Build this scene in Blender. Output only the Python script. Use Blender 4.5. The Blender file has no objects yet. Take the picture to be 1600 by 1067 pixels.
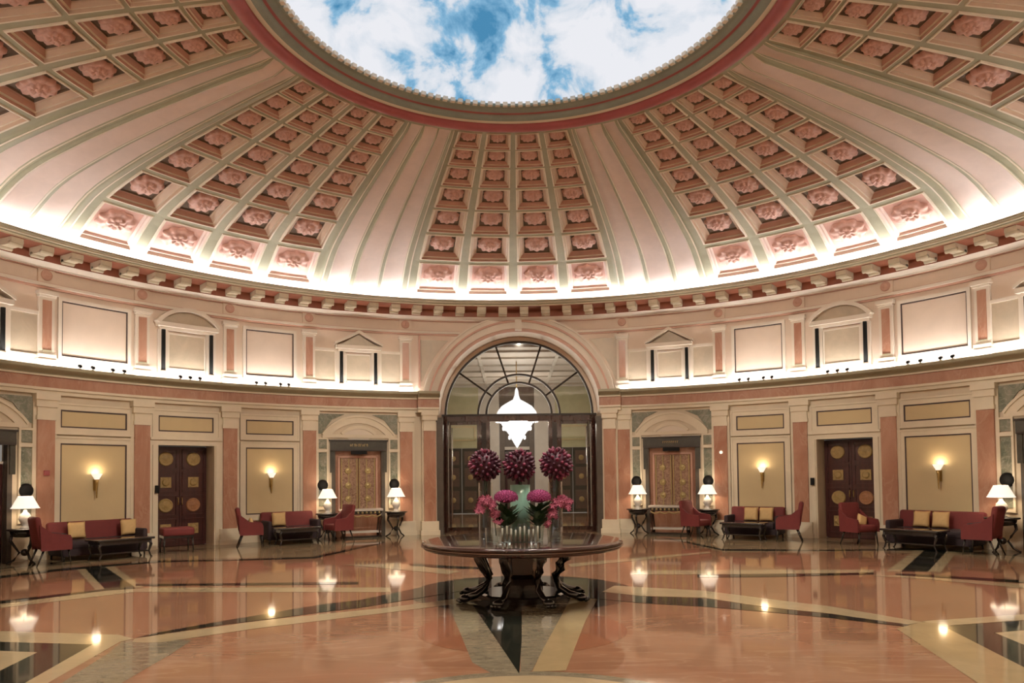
import bpy, math, random
from mathutils import Vector, Matrix
random.seed(7)
S = bpy.context.scene
COL = S.collection
PI = math.pi
R = 12.5
def rad(a): return math.radians(a)

# ---------------------------------------------------------------- materials
MATS = {}
def mat(name, col, rough=.5, metal=0., noise=0., nscale=3., col2=None, emit=None, es=0., bump=0., bscale=20., spec=.5, veins=None, coat=0., detail=6., trans=0., stretch=None):
    if name in MATS: return MATS[name]
    m = bpy.data.materials.new(name); m.use_nodes = True
    n = m.node_tree.nodes; l = m.node_tree.links
    b = n['Principled BSDF']
    b.inputs['Base Color'].default_value = (*col, 1)
    b.inputs['Roughness'].default_value = rough
    b.inputs['Metallic'].default_value = metal
    b.inputs['Specular IOR Level'].default_value = spec
    b.inputs['Coat Weight'].default_value = coat
    b.inputs['Coat Roughness'].default_value = .03
    b.inputs['Transmission Weight'].default_value = trans
    if emit:
        b.inputs['Emission Color'].default_value = (*emit, 1); b.inputs['Emission Strength'].default_value = es
    tc = n.new('ShaderNodeTexCoord')
    src = tc.outputs['Object']
    if stretch:
        mp = n.new('ShaderNodeMapping'); mp.inputs['Scale'].default_value = stretch
        l.new(src, mp.inputs['Vector']); src = mp.outputs['Vector']
    if noise > 0 or col2:
        t = n.new('ShaderNodeTexNoise'); t.inputs['Scale'].default_value = nscale; t.inputs['Detail'].default_value = detail
        t.inputs['Roughness'].default_value = .62; t.inputs['Distortion'].default_value = .6
        l.new(src, t.inputs['Vector'])
        rp = n.new('ShaderNodeValToRGB')
        c2 = col2 or tuple(c * (1 - noise) for c in col)
        rp.color_ramp.elements[0].position = .33; rp.color_ramp.elements[0].color = (*c2, 1)
        rp.color_ramp.elements[1].position = .67; rp.color_ramp.elements[1].color = (*col, 1)
        l.new(t.outputs['Fac'], rp.inputs['Fac'])
        out = rp.outputs['Color']
        if veins:
            w = n.new('ShaderNodeTexNoise'); w.inputs['Scale'].default_value = nscale * .6; w.inputs['Detail'].default_value = 8; w.inputs['Distortion'].default_value = 2.5
            l.new(src, w.inputs['Vector'])
            r2 = n.new('ShaderNodeValToRGB')
            for e_ in list(r2.color_ramp.elements)[1:]: r2.color_ramp.elements.remove(e_)
            r2.color_ramp.elements[0].position = .47; r2.color_ramp.elements[0].color = (0, 0, 0, 1)
            e1 = r2.color_ramp.elements.new(.5); e1.color = (1, 1, 1, 1)
            e2 = r2.color_ramp.elements.new(.53); e2.color = (0, 0, 0, 1)
            l.new(w.outputs['Fac'], r2.inputs['Fac'])
            mx = n.new('ShaderNodeMix'); mx.data_type = 'RGBA'
            ms = n.new('ShaderNodeMath'); ms.operation = 'MULTIPLY'; ms.inputs[1].default_value = .5
            l.new(r2.outputs['Color'], ms.inputs[0]); l.new(ms.outputs[0], mx.inputs['Factor'])
            l.new(out, mx.inputs['A']); mx.inputs['B'].default_value = (*veins, 1)
            out = mx.outputs['Result']
        l.new(out, b.inputs['Base Color'])
    if bump > 0:
        t = n.new('ShaderNodeTexNoise'); t.inputs['Scale'].default_value = bscale; t.inputs['Detail'].default_value = 4
        l.new(src, t.inputs['Vector'])
        bp = n.new('ShaderNodeBump'); bp.inputs['Strength'].default_value = bump; bp.inputs['Distance'].default_value = .02
        l.new(t.outputs['Fac'], bp.inputs['Height']); l.new(bp.outputs['Normal'], b.inputs['Normal'])
    MATS[name] = m
    return m
def emat(name, col, s):
    m = bpy.data.materials.new(name); m.use_nodes = True
    n = m.node_tree.nodes; l = m.node_tree.links
    n.remove(n['Principled BSDF'])
    e = n.new('ShaderNodeEmission'); e.inputs['Color'].default_value = (*col, 1); e.inputs['Strength'].default_value = s
    l.new(e.outputs[0], n['Material Output'].inputs['Surface']); MATS[name] = m
    return m

STONE = mat('cream_limestone', (.64, .545, .41), .45, noise=.1, nscale=1.5, bump=.05)
STONEL = mat('pale_limestone', (.73, .645, .50), .45, noise=.08, nscale=2)
PLAST = mat('blush_plaster', (.75, .62, .51), .6, noise=.08, nscale=1.2)
PLASTL = mat('pale_plaster', (.76, .68, .58), .6, noise=.08, nscale=1.2)
PINKM = mat('pink_marble', (.46, .255, .175), .22, col2=(.35, .16, .10), nscale=2.2, veins=(.50, .31, .22), stretch=(1, 1, .4))
PINKL = mat('salmon_paint', (.58, .34, .26), .5, noise=.1)
YEL = mat('ochre_wallcloth', (.60, .48, .28), .75, noise=.07, nscale=1.0)
LINE = mat('dark_border_line', (.06, .035, .03), .5)
BRACKET = mat('cornice_cream', (.62, .54, .40), .5, noise=.1)
OLIVE = mat('cornice_olive', (.33, .30, .20), .5, noise=.15)
RECESS = mat('recess_red', (.33, .11, .06), .6, noise=.2)
GREENM = mat('green_marble', (.27, .26, .20), .25, col2=(.12, .14, .10), nscale=4, veins=(.45, .45, .38))
SPAND = mat('grey_spandrel_marble', (.52, .43, .32), .4, col2=(.43, .36, .27), nscale=2.5)
D_RIB = mat('dome_rib_green', (.37, .37, .255), .55, noise=.12, nscale=3)
D_EDGE = mat('dome_edge_cream', (.80, .73, .60), .5, noise=.06)
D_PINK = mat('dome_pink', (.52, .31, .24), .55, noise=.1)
D_SIDE_LIT = mat('dome_coffer_side_lit', (.62, .48, .36), .55, noise=.08)
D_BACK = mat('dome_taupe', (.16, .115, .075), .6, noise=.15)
D_ROSE = mat('rosette_plaster', (.70, .43, .36), .55, noise=.12, nscale=6)
D_BAND = mat('dome_band_pink', (.78, .65, .59), .6, noise=.08)
RED = mat('oculus_red', (.36, .09, .09), .5, noise=.15)
OCG = mat('oculus_green', (.27, .32, .27), .5, noise=.15, nscale=4)
WOODD = mat('dark_door_wood', (.075, .022, .018), .3, col2=(.04, .012, .012), nscale=2, stretch=(6, 6, 1))
MAHOG = mat('mahogany', (.045, .016, .011), .12, col2=(.035, .012, .01), nscale=2, stretch=(5, 5, 1), coat=.6)
BRONZE = mat('dark_bronze', (.03, .02, .015), .55)
GREYPOST = mat('grey_bronze_post', (.10, .085, .07), .25, noise=.25)
BRASS = mat('aged_brass', (.55, .38, .14), .35, metal=.8, noise=.2, nscale=12)
GOLDP = mat('gold_medallion', (.42, .28, .10), .5, noise=.35, nscale=18, bump=.6, bscale=50)
RUST = mat('rust_medallion', (.42, .19, .08), .5, noise=.35, nscale=18, bump=.6, bscale=50)
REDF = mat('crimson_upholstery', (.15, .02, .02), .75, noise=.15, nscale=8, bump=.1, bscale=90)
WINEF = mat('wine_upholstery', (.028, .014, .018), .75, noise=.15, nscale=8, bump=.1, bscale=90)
CUSH = mat('gold_cushion_cloth', (.62, .42, .19), .7, noise=.1, nscale=10, bump=.1, bscale=90)
BLACKW = mat('black_lacquer', (.018, .014, .014), .15, coat=.5)
CARVE = mat('carved_screen', (.44, .29, .20), .55, col2=(.16, .07, .04), nscale=16, bump=.8, bscale=35)
GOLDL = mat('gilt_carving', (.45, .34, .15), .4, metal=.5, noise=.3, nscale=20)
SHADE = mat('lamp_shade_linen', (.9, .84, .74), .8, emit=(1, .90, .76), es=.55)
CERAM = mat('white_ceramic', (.78, .74, .68), .2)
def thin_glass(name, tint, refl):
    m = bpy.data.materials.new(name); m.use_nodes = True; n = m.node_tree.nodes; l = m.node_tree.links
    n.remove(n['Principled BSDF'])
    t = n.new('ShaderNodeBsdfTransparent'); t.inputs['Color'].default_value = (*tint, 1)
    g = n.new('ShaderNodeBsdfGlossy'); g.inputs['Roughness'].default_value = .03; g.inputs['Color'].default_value = (1, 1, 1, 1)
    lw = n.new('ShaderNodeLayerWeight'); lw.inputs['Blend'].default_value = .5
    pw = n.new('ShaderNodeMath'); pw.operation = 'POWER'; pw.inputs[1].default_value = 4.; l.new(lw.outputs['Facing'], pw.inputs[0])
    fr = n.new('ShaderNodeMath'); fr.operation = 'MULTIPLY_ADD'; fr.inputs[1].default_value = refl; fr.inputs[2].default_value = .04; l.new(pw.outputs[0], fr.inputs[0])
    mx = n.new('ShaderNodeMixShader'); l.new(fr.outputs[0], mx.inputs[0]); l.new(t.outputs[0], mx.inputs[1]); l.new(g.outputs[0], mx.inputs[2])
    l.new(mx.outputs[0], n['Material Output'].inputs['Surface']); MATS[name] = m; return m
GLASS = thin_glass('clear_glass', (.95, .975, .96), .8)
PANE = thin_glass('window_glass', (.93, .94, .92), .5)
LEAF = mat('leaf_green', (.03, .07, .025), .5, noise=.3, nscale=10)
PURP = mat('plum_petal', (.075, .012, .035), .5, noise=.3, nscale=30)
PURPL = mat('rose_petal', (.24, .035, .09), .5, noise=.3, nscale=30)
MAG = mat('magenta_petal', (.40, .05, .21), .6, noise=.35, nscale=25)
ORCH = mat('pink_orchid_petal', (.55, .14, .25), .6, noise=.3, nscale=20)
TEAL = mat('teal_glass', (.28, .52, .43), .15)
HALLG = mat('hall_green_plaster', (.50, .47, .30), .6, noise=.08)
HALLW = mat('hall_grey_plaster', (.60, .55, .50), .6, noise=.08)
HALLP = mat('hall_ceiling_plaster', (.60, .53, .48), .6, noise=.06)
HALLB = mat('hall_brown_wood', (.13, .09, .065), .5, noise=.3, nscale=3)
FRAMEG = mat('dark_grey_marble', (.07, .068, .055), .25, col2=(.045, .045, .038), nscale=4)
BEAD = mat('worn_gilt', (.13, .07, .035), .35)
BLK = mat('matt_black', (.010, .010, .010), .6, spec=.15)
CHROME = mat('polished_chrome', (.8, .8, .8), .08, metal=1.)
FL_SAL = mat('floor_salmon', (.30, .155, .09), .06, col2=(.24, .118, .068), nscale=1.1, veins=(.36, .22, .14), stretch=(.5, 1.6, 1))
FL_BEI = mat('floor_beige', (.34, .245, .145), .06, noise=.15, nscale=2)
FL_CRE = mat('floor_cream', (.42, .33, .20), .06, noise=.12, nscale=3)
FL_TAN = mat('floor_tan', (.36, .27, .145), .06, noise=.12, nscale=3)
FL_DRK = mat('floor_black_green', (.022, .024, .018), .05, noise=.4, nscale=3)
FL_GRN = mat('floor_grey_green', (.25, .21, .14), .06, col2=(.14, .12, .085), nscale=5, veins=(.34, .29, .21), stretch=(1, 3, 1))
FL_RED = mat('floor_red', (.27, .11, .06), .06, noise=.15, nscale=2)
COVE1 = emat('cove_tube_upper', (1, .94, .92), 36.)
COVE2 = emat('cove_tube_lower', (1, .95, .92), 36.)
BULB = emat('lamp_bulb', (1, .80, .55), 4.)
CRYS = emat('lit_crystal', (1, .95, .90), .85)
CRYD = emat('bright_crystal', (1, .96, .92), 2.0)

# ---------------------------------------------------------------- mesh builder
def polar(a, r, z):            # a in degrees, measured from +Y towards +X
    t = rad(a); return Vector((r * math.sin(t), r * math.cos(t), z))
class MB:
    def __init__(s): s.v = []; s.f = []; s.m = []; s.mats = []; s.sm = []
    def mi(s, m):
        if m not in s.mats: s.mats.append(m)
        return s.mats.index(m)
    def add(s, vs, fs, m, smooth=False, M=None):
        o = len(s.v)
        s.v += [tuple(M @ Vector(v)) if M else tuple(v) for v in vs]
        k = s.mi(m)
        for f in fs: s.f.append(tuple(o + i for i in f)); s.m.append(k); s.sm.append(smooth)
    def box(s, x0, x1, y0, y1, z0, z1, m, M=None):
        vs = [(x, y, z) for x in (x0, x1) for y in (y0, y1) for z in (z0, z1)]
        s.add(vs, [(0, 1, 3, 2), (4, 6, 7, 5), (0, 4, 5, 1), (2, 3, 7, 6), (0, 2, 6, 4), (1, 5, 7, 3)], m, False, M)
    def rbox(s, x0, x1, y0, y1, z0, z1, r, m, M=None, n=3):      # rounded box (superellipsoid like cushion)
        cx, cy, cz = (x0 + x1) / 2, (y0 + y1) / 2, (z0 + z1) / 2
        hx, hy, hz = (x1 - x0) / 2, (y1 - y0) / 2, (z1 - z0) / 2
        r = min(r, hx, hy, hz)
        us = []
        for h in (hx, hy, hz):
            q = [-h + r * (1 - math.cos(i * PI / 2 / n)) for i in range(n + 1)]
            us.append(q + [-t for t in reversed(q)])
        vs = []; fs = []
        def face(ax, sg):
            a, b = [i for i in range(3) if i != ax]
            A, B = us[a], us[b]; o = len(vs)
            for p in A:
                for q in B:
                    c = [0, 0, 0]; c[a] = p; c[b] = q; c[ax] = sg * (hx, hy, hz)[ax]
                    hh = (hx, hy, hz)
                    core = [max(-(hh[i] - r), min(hh[i] - r, c[i])) for i in range(3)]
                    d = Vector([c[i] - core[i] for i in range(3)])
                    if d.length > 1e-9: d = d.normalized() * r
                    vs.append((cx + core[0] + d.x, cy + core[1] + d.y, cz + core[2] + d.z))
            nb = len(B)
            for i in range(len(A) - 1):
                for j in range(nb - 1):
                    k = o + i * nb + j
                    fs.append((k, k + 1, k + nb + 1, k + nb))
        for ax in range(3):
            for sg in (-1, 1): face(ax, sg)
        s.add(vs, fs, m, True, M)
    def cbox(s, a0, a1, z0, z1, d0, d1, m, z0b=None, z1b=None):   # curved box on the drum: angles deg, depth into the room
        n = max(1, int(abs(a1 - a0) / 1.6) + 1)
        vs = []
        for i in range(n + 1):
            t = i / n; a = a0 + (a1 - a0) * t
            zb = z0 + ((z0b if z0b is not None else z0) - z0) * t
            zt = z1 + ((z1b if z1b is not None else z1) - z1) * t
            vs += [polar(a, R - d0, zb), polar(a, R - d0, zt), polar(a, R - d1, zt), polar(a, R - d1, zb)]
        fs = []
        for i in range(n):
            k = 4 * i
            for j in range(4): fs.append((k + j, k + (j + 1) % 4, k + 4 + (j + 1) % 4, k + 4 + j))
        fs += [(0, 1, 2, 3), (4 * n + 3, 4 * n + 2, 4 * n + 1, 4 * n)]
        s.add(vs, fs, m)
    def cframe(s, a0, a1, z0, z1, w, d0, d1, m):
        k = math.degrees(w / R)
        s.cbox(a0, a1, z1 - w, z1, d0, d1, m); s.cbox(a0, a1, z0, z0 + w, d0, d1, m)
        s.cbox(a0, a0 + k, z0 + w, z1 - w, d0, d1, m); s.cbox(a1 - k, a1, z0 + w, z1 - w, d0, d1, m)
    def lathe(s, prof, m, a0=0., a1=360., seg=144, M=None, smooth=True, ccw=False):
        full = abs(a1 - a0) > 359.9
        n = seg; nn = n if full else n + 1
        vs = []
        for i in range(nn):
            a = rad(a0 + (a1 - a0) * i / n)
            for (r, z) in prof: vs.append((r * math.sin(a), r * math.cos(a), z))
        p = len(prof); fs = []
        for i in range(n):
            j = (i + 1) % nn
            for k in range(p - 1): fs.append((i * p + k, j * p + k, j * p + k + 1, i * p + k + 1))
        s.add(vs, fs, m, smooth, M)
    def arcband(s, ac, zc, r0, r1, t0, t1, d0, d1, m, n=24):   # band of an arch lying on the drum
        vs = []
        for i in range(n + 1):
            t = rad(t0 + (t1 - t0) * i / n)
            for (rr, d) in ((r0, d0), (r0, d1), (r1, d1), (r1, d0)):
                vs.append(polar(ac + math.degrees(rr * math.cos(t) / R), R - d, zc + rr * math.sin(t)))
        fs = []
        for i in range(n):
            k = 4 * i
            for j in range(4): fs.append((k + j, k + (j + 1) % 4, k + 4 + (j + 1) % 4, k + 4 + j))
        fs += [(0, 1, 2, 3), (4 * n + 3, 4 * n + 2, 4 * n + 1, 4 * n)]
        s.add(vs, fs, m)
    def cpoly(s, ac, pts, d0, d1, m):     # extruded polygon on the drum, pts (s metres, z)
        n = len(pts)
        vs = [polar(ac + math.degrees(p[0] / R), R - d0, p[1]) for p in pts] + [polar(ac + math.degrees(p[0] / R), R - d1, p[1]) for p in pts]
        s.add(vs, [tuple(range(n)), tuple(range(2 * n - 1, n - 1, -1))] + [(i, (i + 1) % n, n + (i + 1) % n, n + i) for i in range(n)], m)
    def tube(s, pts, rr, m, n=8, M=None, cap=True):
        pts = [Vector(p) for p in pts]; vs = []
        if not isinstance(rr, (list, tuple)): rr = [rr] * len(pts)
        for i, p in enumerate(pts):
            d = (pts[min(i + 1, len(pts) - 1)] - pts[max(i - 1, 0)]).normalized()
            u = d.cross(Vector((0, 0, 1)) if abs(d.z) < .9 else Vector((1, 0, 0))).normalized(); w = d.cross(u)
            for k in range(n):
                a = 2 * PI * k / n; vs.append(p + (u * math.cos(a) + w * math.sin(a)) * rr[i])
        fs = []
        for i in range(len(pts) - 1):
            for k in range(n): fs.append((i * n + k, i * n + (k + 1) % n, (i + 1) * n + (k + 1) % n, (i + 1) * n + k))
        if cap: fs += [tuple(range(n)), tuple(range(len(pts) * n - 1, (len(pts) - 1) * n - 1, -1))]
        s.add(vs, fs, m, True, M)
    def sphere(s, c, r, m, nu=12, nv=8, sc=(1, 1, 1), M=None):
        prof = [(max(1e-4, math.sin(PI * j / nv)) * r, -math.cos(PI * j / nv) * r) for j in range(nv + 1)]
        MM = Matrix.Translation(c) @ Matrix.Diagonal((*sc, 1))
        s.lathe(prof, m, seg=nu, M=(M @ MM) if M else MM)
    def build(s, name, parent=None, loc=None, kind=None):
        me = bpy.data.meshes.new(name)
        me.from_pydata(s.v, [], s.f)
        for m in s.mats: me.materials.append(m)
        me.polygons.foreach_set('material_index', s.m)
        me.polygons.foreach_set('use_smooth', s.sm)
        import bmesh
        bm = bmesh.new(); bm.from_mesh(me); bmesh.ops.remove_doubles(bm, verts=bm.verts, dist=1e-5)
        bmesh.ops.recalc_face_normals(bm, faces=bm.faces); bm.to_mesh(me); bm.free()
        me.update()
        o = bpy.data.objects.new(name, me); COL.objects.link(o)
        if parent: o.parent = parent
        if loc: o.location = loc
        if kind: o['kind'] = kind
        return o
def tag(o, label, cat, group=None):
    o['label'] = label; o['category'] = cat
    if group: o['group'] = group
    return o
def empty(name, loc=(0, 0, 0), rz=0., kind=None):
    o = bpy.data.objects.new(name, None); COL.objects.link(o); o.location = loc; o.rotation_euler = (0, 0, rz)
    o.empty_display_size = .2
    if kind: o['kind'] = kind
    return o
def copy_tree(o, parent=None):
    c = o.copy(); COL.objects.link(c)
    if parent: c.parent = parent
    for ch in list(o.children): copy_tree(ch, c)
    return c
def at(a, v, u=0.):           # point v metres in from the drum, u metres to the right, seen from the centre
    t = rad(a); return Vector(((R - v) * math.sin(t) + u * math.cos(t), (R - v) * math.cos(t) - u * math.sin(t), 0))
def side(a): return 'left' if a < 0 else 'right'

# ---------------------------------------------------------------- floor
POLYS = {'dark':[[(-7.84,-1.34),(-5.85,-2.44),(-4.71,-2.62),(-4.45,-4.1),(-4.26,-5.17),(-4.7,-5.15),(-4.97,-3.68),(-5.09,-2.95),(-5.54,-2.87),(-6.83,-2.55)],[(-8.93,4.41),(-8.63,4.6),(-6.41,1.57),(-6.81,1.39)],[(-7.81,0.35),(-6.83,1.43),(-6.43,1.6),(-6.36,1.46),(-6.75,1.29),(-7.63,0.1)],[(-6.62,1.98),(-6.18,1.95),(-2.76,1.95),(-2.7,1.65),(-6.07,1.72),(-6.5,1.75)],[(-2.25,4.56),(-1.41,4.06),(-0.49,3.67),(-0.49,3.38),(-1.37,3.65),(-2.19,4.13)],[(-9.96,2.74),(-9.85,3.24),(-9.45,4.15),(-8.77,4.83),(-7.93,5.56),(-5.85,5.7),(-4.64,6.0),(-3.7,9.77),(-3.61,9.27),(-4.52,5.67),(-5.77,5.48),(-7.78,5.25),(-8.58,4.49),(-9.22,3.79),(-9.62,2.92),(-9.71,2.4)],[(4.18,10.66),(4.89,6.68),(7.29,6.27),(9.47,6.33),(10.23,5.53),(10.73,4.83),(10.98,4.09),(10.67,3.68),(10.49,4.49),(10.03,5.22),(9.28,5.98),(7.17,6.0),(4.79,6.33),(4.09,10.22)],[(9.41,6.18),(9.72,5.86),(7.33,2.44),(6.87,2.48)],[(6.65,2.24),(7.1,2.03),(8.21,1.25),(8.6,0.94),(8.41,0.69),(8.02,0.99),(6.97,1.8),(6.54,2.04)],[(3.19,2.4),(4.4,2.26),(6.31,2.35),(6.21,2.15),(4.3,1.98),(3.1,2.03)],[(4.87,-2.18),(5.98,-1.91),(7.39,-1.6),(6.52,-2.64),(5.62,-2.43),(5.21,-2.54),(5.14,-3.12),(5.1,-4.34),(4.41,-5.17),(4.54,-3.97)],[(-0.71,-0.16),(0.02,-0.46),(-0.01,-2.63),(-0.05,-3.99),(-0.12,-3.58)],[(1.06,0.16),(1.77,0.12),(2.65,-0.11),(3.29,-0.91),(3.93,-1.39),(4.53,-2.06),(4.44,-2.16),(3.82,-1.63),(3.19,-1.18),(2.47,-0.76),(1.67,-0.42),(1.05,-0.0)],[(-2.36,0.06),(-0.91,2.27),(-0.82,0.9),(-2.23,-0.57)],[(-4.41,-2.32),(-4.26,-2.02),(-3.76,-1.37),(-3.23,-0.75),(-2.83,-0.28),(-2.36,0.06),(-2.23,-0.57),(-2.68,-0.87),(-3.09,-1.2),(-3.67,-1.61),(-4.21,-2.13)]],'green':[[(-1.03,-0.24),(-0.67,-0.16),(-0.12,-3.58),(-0.05,-3.99),(-0.26,-4.05),(-0.5,-3.56)],[(0.02,-0.46),(0.74,0.02),(0.18,-3.21),(0.07,-3.89),(-0.04,-3.99)],[(-4.45,-2.51),(-4.32,-2.42),(-3.69,-2.45),(-3.63,-3.04),(-3.57,-4.14),(-3.88,-4.55),(-4.04,-4.55),(-4.31,-3.01)],[(-2.36,0.06),(-2.35,0.06),(-2.22,-0.57),(-2.23,-0.57)]],'tan':[[(0.74,0.02),(1.12,-0.06),(0.79,-1.62),(0.38,-3.9),(0.07,-3.93),(0.18,-3.21)],[(4.28,-2.26),(4.76,-1.92),(4.99,-2.05),(4.54,-3.97),(4.18,-5.16),(3.8,-5.15),(3.82,-4.43)]],'cream':[[(-8.6,-0.43),(-6.26,-1.85),(-4.68,-2.14),(-4.39,-2.35),(-4.47,-2.51),(-4.24,-4.11),(-4.07,-5.03),(-4.26,-5.17),(-4.45,-4.1),(-4.71,-2.62),(-5.85,-2.44),(-7.73,-1.47)],[(-6.83,-2.55),(-5.54,-2.87),(-5.09,-2.95),(-4.97,-3.68),(-4.78,-5.01)],[(-8.63,4.6),(-8.48,4.69),(-6.26,1.56),(-6.38,1.5)],[(-9.13,4.43),(-8.93,4.41),(-6.81,1.39),(-6.93,1.33)],[(-7.61,0.07),(-6.73,1.25),(-6.34,1.43),(-6.09,1.55),(-2.1,1.26),(-2.02,0.79),(-5.75,1.05),(-6.16,1.08),(-7.38,-0.25)],[(-4.39,-2.35),(-4.19,-2.16),(-3.34,-1.43),(-2.64,-1.01),(-1.87,-0.59),(-1.05,0.02),(-0.5,0.39),(-0.49,-0.01),(-1.01,-0.4),(-1.81,-0.97),(-2.53,-1.44),(-3.18,-1.86),(-4.0,-2.56),(-4.32,-2.54)],[(2.16,3.06),(6.52,2.77),(6.33,2.39),(4.43,2.34),(2.06,2.45)],[(6.52,2.0),(6.92,1.73),(7.93,0.86),(7.67,0.48),(6.8,1.51),(6.1,2.03)],[(9.21,6.21),(9.41,6.18),(6.87,2.48),(6.61,2.5)],[(9.72,5.86),(9.86,5.71),(7.5,2.34),(7.33,2.44)],[(1.54,1.19),(2.83,0.58),(3.53,-0.22),(4.16,-0.87),(4.6,-1.64),(4.76,-1.92),(4.48,-2.09),(3.94,-1.35),(3.3,-0.86),(2.66,-0.05),(1.78,0.17),(1.26,0.57)],[(4.78,-1.88),(6.25,-1.53),(7.81,-1.09),(7.39,-1.6),(6.01,-1.88),(4.89,-2.15)],[(5.22,-2.54),(5.62,-2.43),(6.49,-2.24),(5.16,-3.92),(5.14,-3.12)],[(1.02,4.15),(4.37,6.16),(4.4,5.88),(1.03,3.64)],[(-3.63,4.47),(-2.52,4.59),(-1.08,3.15),(-1.3,2.81)]]}
f = MB()
def disc(r0, r1, z, m, c=(0, 0), n=160):
    if r0 == 0:
        f.add([(c[0] + r1 * math.cos(2 * PI * i / n), c[1] + r1 * math.sin(2 * PI * i / n), z) for i in range(n)], [tuple(range(n))], m)
    else:
        vs = []
        for i in range(n):
            q = 2 * PI * i / n
            vs += [(c[0] + r0 * math.cos(q), c[1] + r0 * math.sin(q), z), (c[0] + r1 * math.cos(q), c[1] + r1 * math.sin(q), z)]
        f.add(vs, [(2 * i, 2 * i + 1, (2 * i + 3) % (2 * n), (2 * i + 2) % (2 * n)) for i in range(n)], m)
disc(0, 13.6, 0, FL_SAL)
E = .0006
disc(10.3, 12.6, E, FL_BEI)
for sx in (1, -1):   # beige outer field between the ring and the stepped black line
    f.add([(sx * x, y, E * 1.0 + .0001) for x, y in [(4.2, 9.9), (4.7, 6.0), (8.0, 5.8), (9.0, 5.0), (9.7, 4.4), (10.2, 3.2), (10.6, 3.2), (9.8, 5.8), (8.6, 7.2), (7.4, 8.2), (5.9, 9.2), (4.9, 9.8)]], [tuple(range(12))], FL_BEI)
disc(11.42, 11.62, E * 2, FL_DRK); disc(11.62, 11.8, E * 2, FL_CRE); disc(11.0, 11.12, E * 2, FL_DRK); disc(10.85, 11.0, E * 2, FL_CRE)
disc(0, 1.75, E * 2, FL_DRK, (.05, .75)); pass
disc(0, 1.22, E * 2, FL_RED, (0, -2.05)); disc(0, 1.5, E * 2.5, FL_CRE, (0, -5.55)); disc(1.5, 1.64, E * 2, FL_GRN, (0, -5.55)); disc(0, 1.2, E * 3, FL_SAL, (0, -5.6))
lv = 3
for key, mm in (('green', FL_GRN), ('cream', FL_CRE), ('tan', FL_TAN), ('dark', FL_DRK)):
    for P in POLYS[key]:
        lv += .12
        f.add([(x, y, E * lv) for x, y in P], [tuple(range(len(P)))], mm)
fl = f.build('floor', kind='structure')
h = MB(); h.box(-5.2, 5.2, 12.0, 26, -.02, -.003, FL_SAL)
for yy in (13.6, 18.0): h.box(-5, 5, yy, yy + .35, -.01, -.001, FL_DRK)
h.box(-4.4, 4.4, 14.4, 17.2, -.01, -.0012, FL_RED); h.box(-2.4, 2.4, 15, 16.6, -.01, -.0006, FL_CRE)
h.build('floor_hall', kind='structure')

# ---------------------------------------------------------------- lower storey drum
AW = 2.60                                     # half width of the arched opening
ZS = 3.80                                     # springing
awd = math.degrees(AW / R)
AC = .7                                       # the arch sits a touch right of the axis
AX = R * math.sin(rad(AC))
BAYS = []                                     # (centre angle, kind)
for s0 in (-1, 1):
    BAYS += [(s0 * 22.5, 'small'), (s0 * 34.5, 'rect'), (s0 * 45.0, 'door'), (s0 * 55.5, 'rectbig'), (s0 * 67.5, 'small')]
PIL = [15.8, 29.3, 39.7, 50.3, 60.7, 74.2]
w = MB()
def opening(a):
    for c, k in BAYS:
        if k == 'door' and abs(a - c) < 3.36: return 2.70
        if k == 'small' and abs(a - c) < 3.62: return 2.90
    return 0.
edges = [-360 + awd, -awd]
cuts = sorted(set([AC + awd, AC + 360 - awd] + [((c + s * h_) % 360) for c, k in BAYS for s in (-1, 1) for h_ in ({'door': [3.36], 'small': [3.62]}.get(k, []))]))
for i in range(len(cuts) - 1):
    a0, a1 = cuts[i], cuts[i + 1]; mid = (a0 + a1) / 2; mm = mid if mid < 180 else mid - 360
    w.cbox(a0, a1, opening(mm), 4.37, 0, -.35, STONE)
wall_low = w.build('wall_lower', kind='structure')

def part(mb, name, parent, label=None):
    o = mb.build(name, parent)
    if label: o['label'] = label
    return o
# pilasters of the lower storey
for s0 in (-1, 1):
    for p in PIL:
        a = s0 * p
        b = MB(); k = 1.32
        b.cbox(a - k, a + k, 0, .43, 0, .17, STONEL); b.cbox(a - k - .12, a + k + .12, 0, .12, 0, .2, STONEL)
        b.cbox(a - k + .1, a + k - .1, .43, 3.80, 0, .06, STONEL)
        po = b.build('pilaster', wall_low)
        b = MB(); b.cbox(a - .88, a + .88, .43, 3.2, .05, .12, PINKM); part(b, 'shaft', po, 'polished pink marble shaft')
        b = MB(); b.cbox(a - 1.0, a + 1.0, 3.2, 3.30, .05, .14, STONEL); b.cbox(a - .92, a + .92, 3.3, 3.5, .05, .12, STONEL)
        b.cbox(a - 1.12, a + 1.12, 3.5, 3.66, .05, .16, STONEL); b.cbox(a - 1.25, a + 1.25, 3.66, 3.80, .05, .2, STONEL)
        part(b, 'capital', po)
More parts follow.
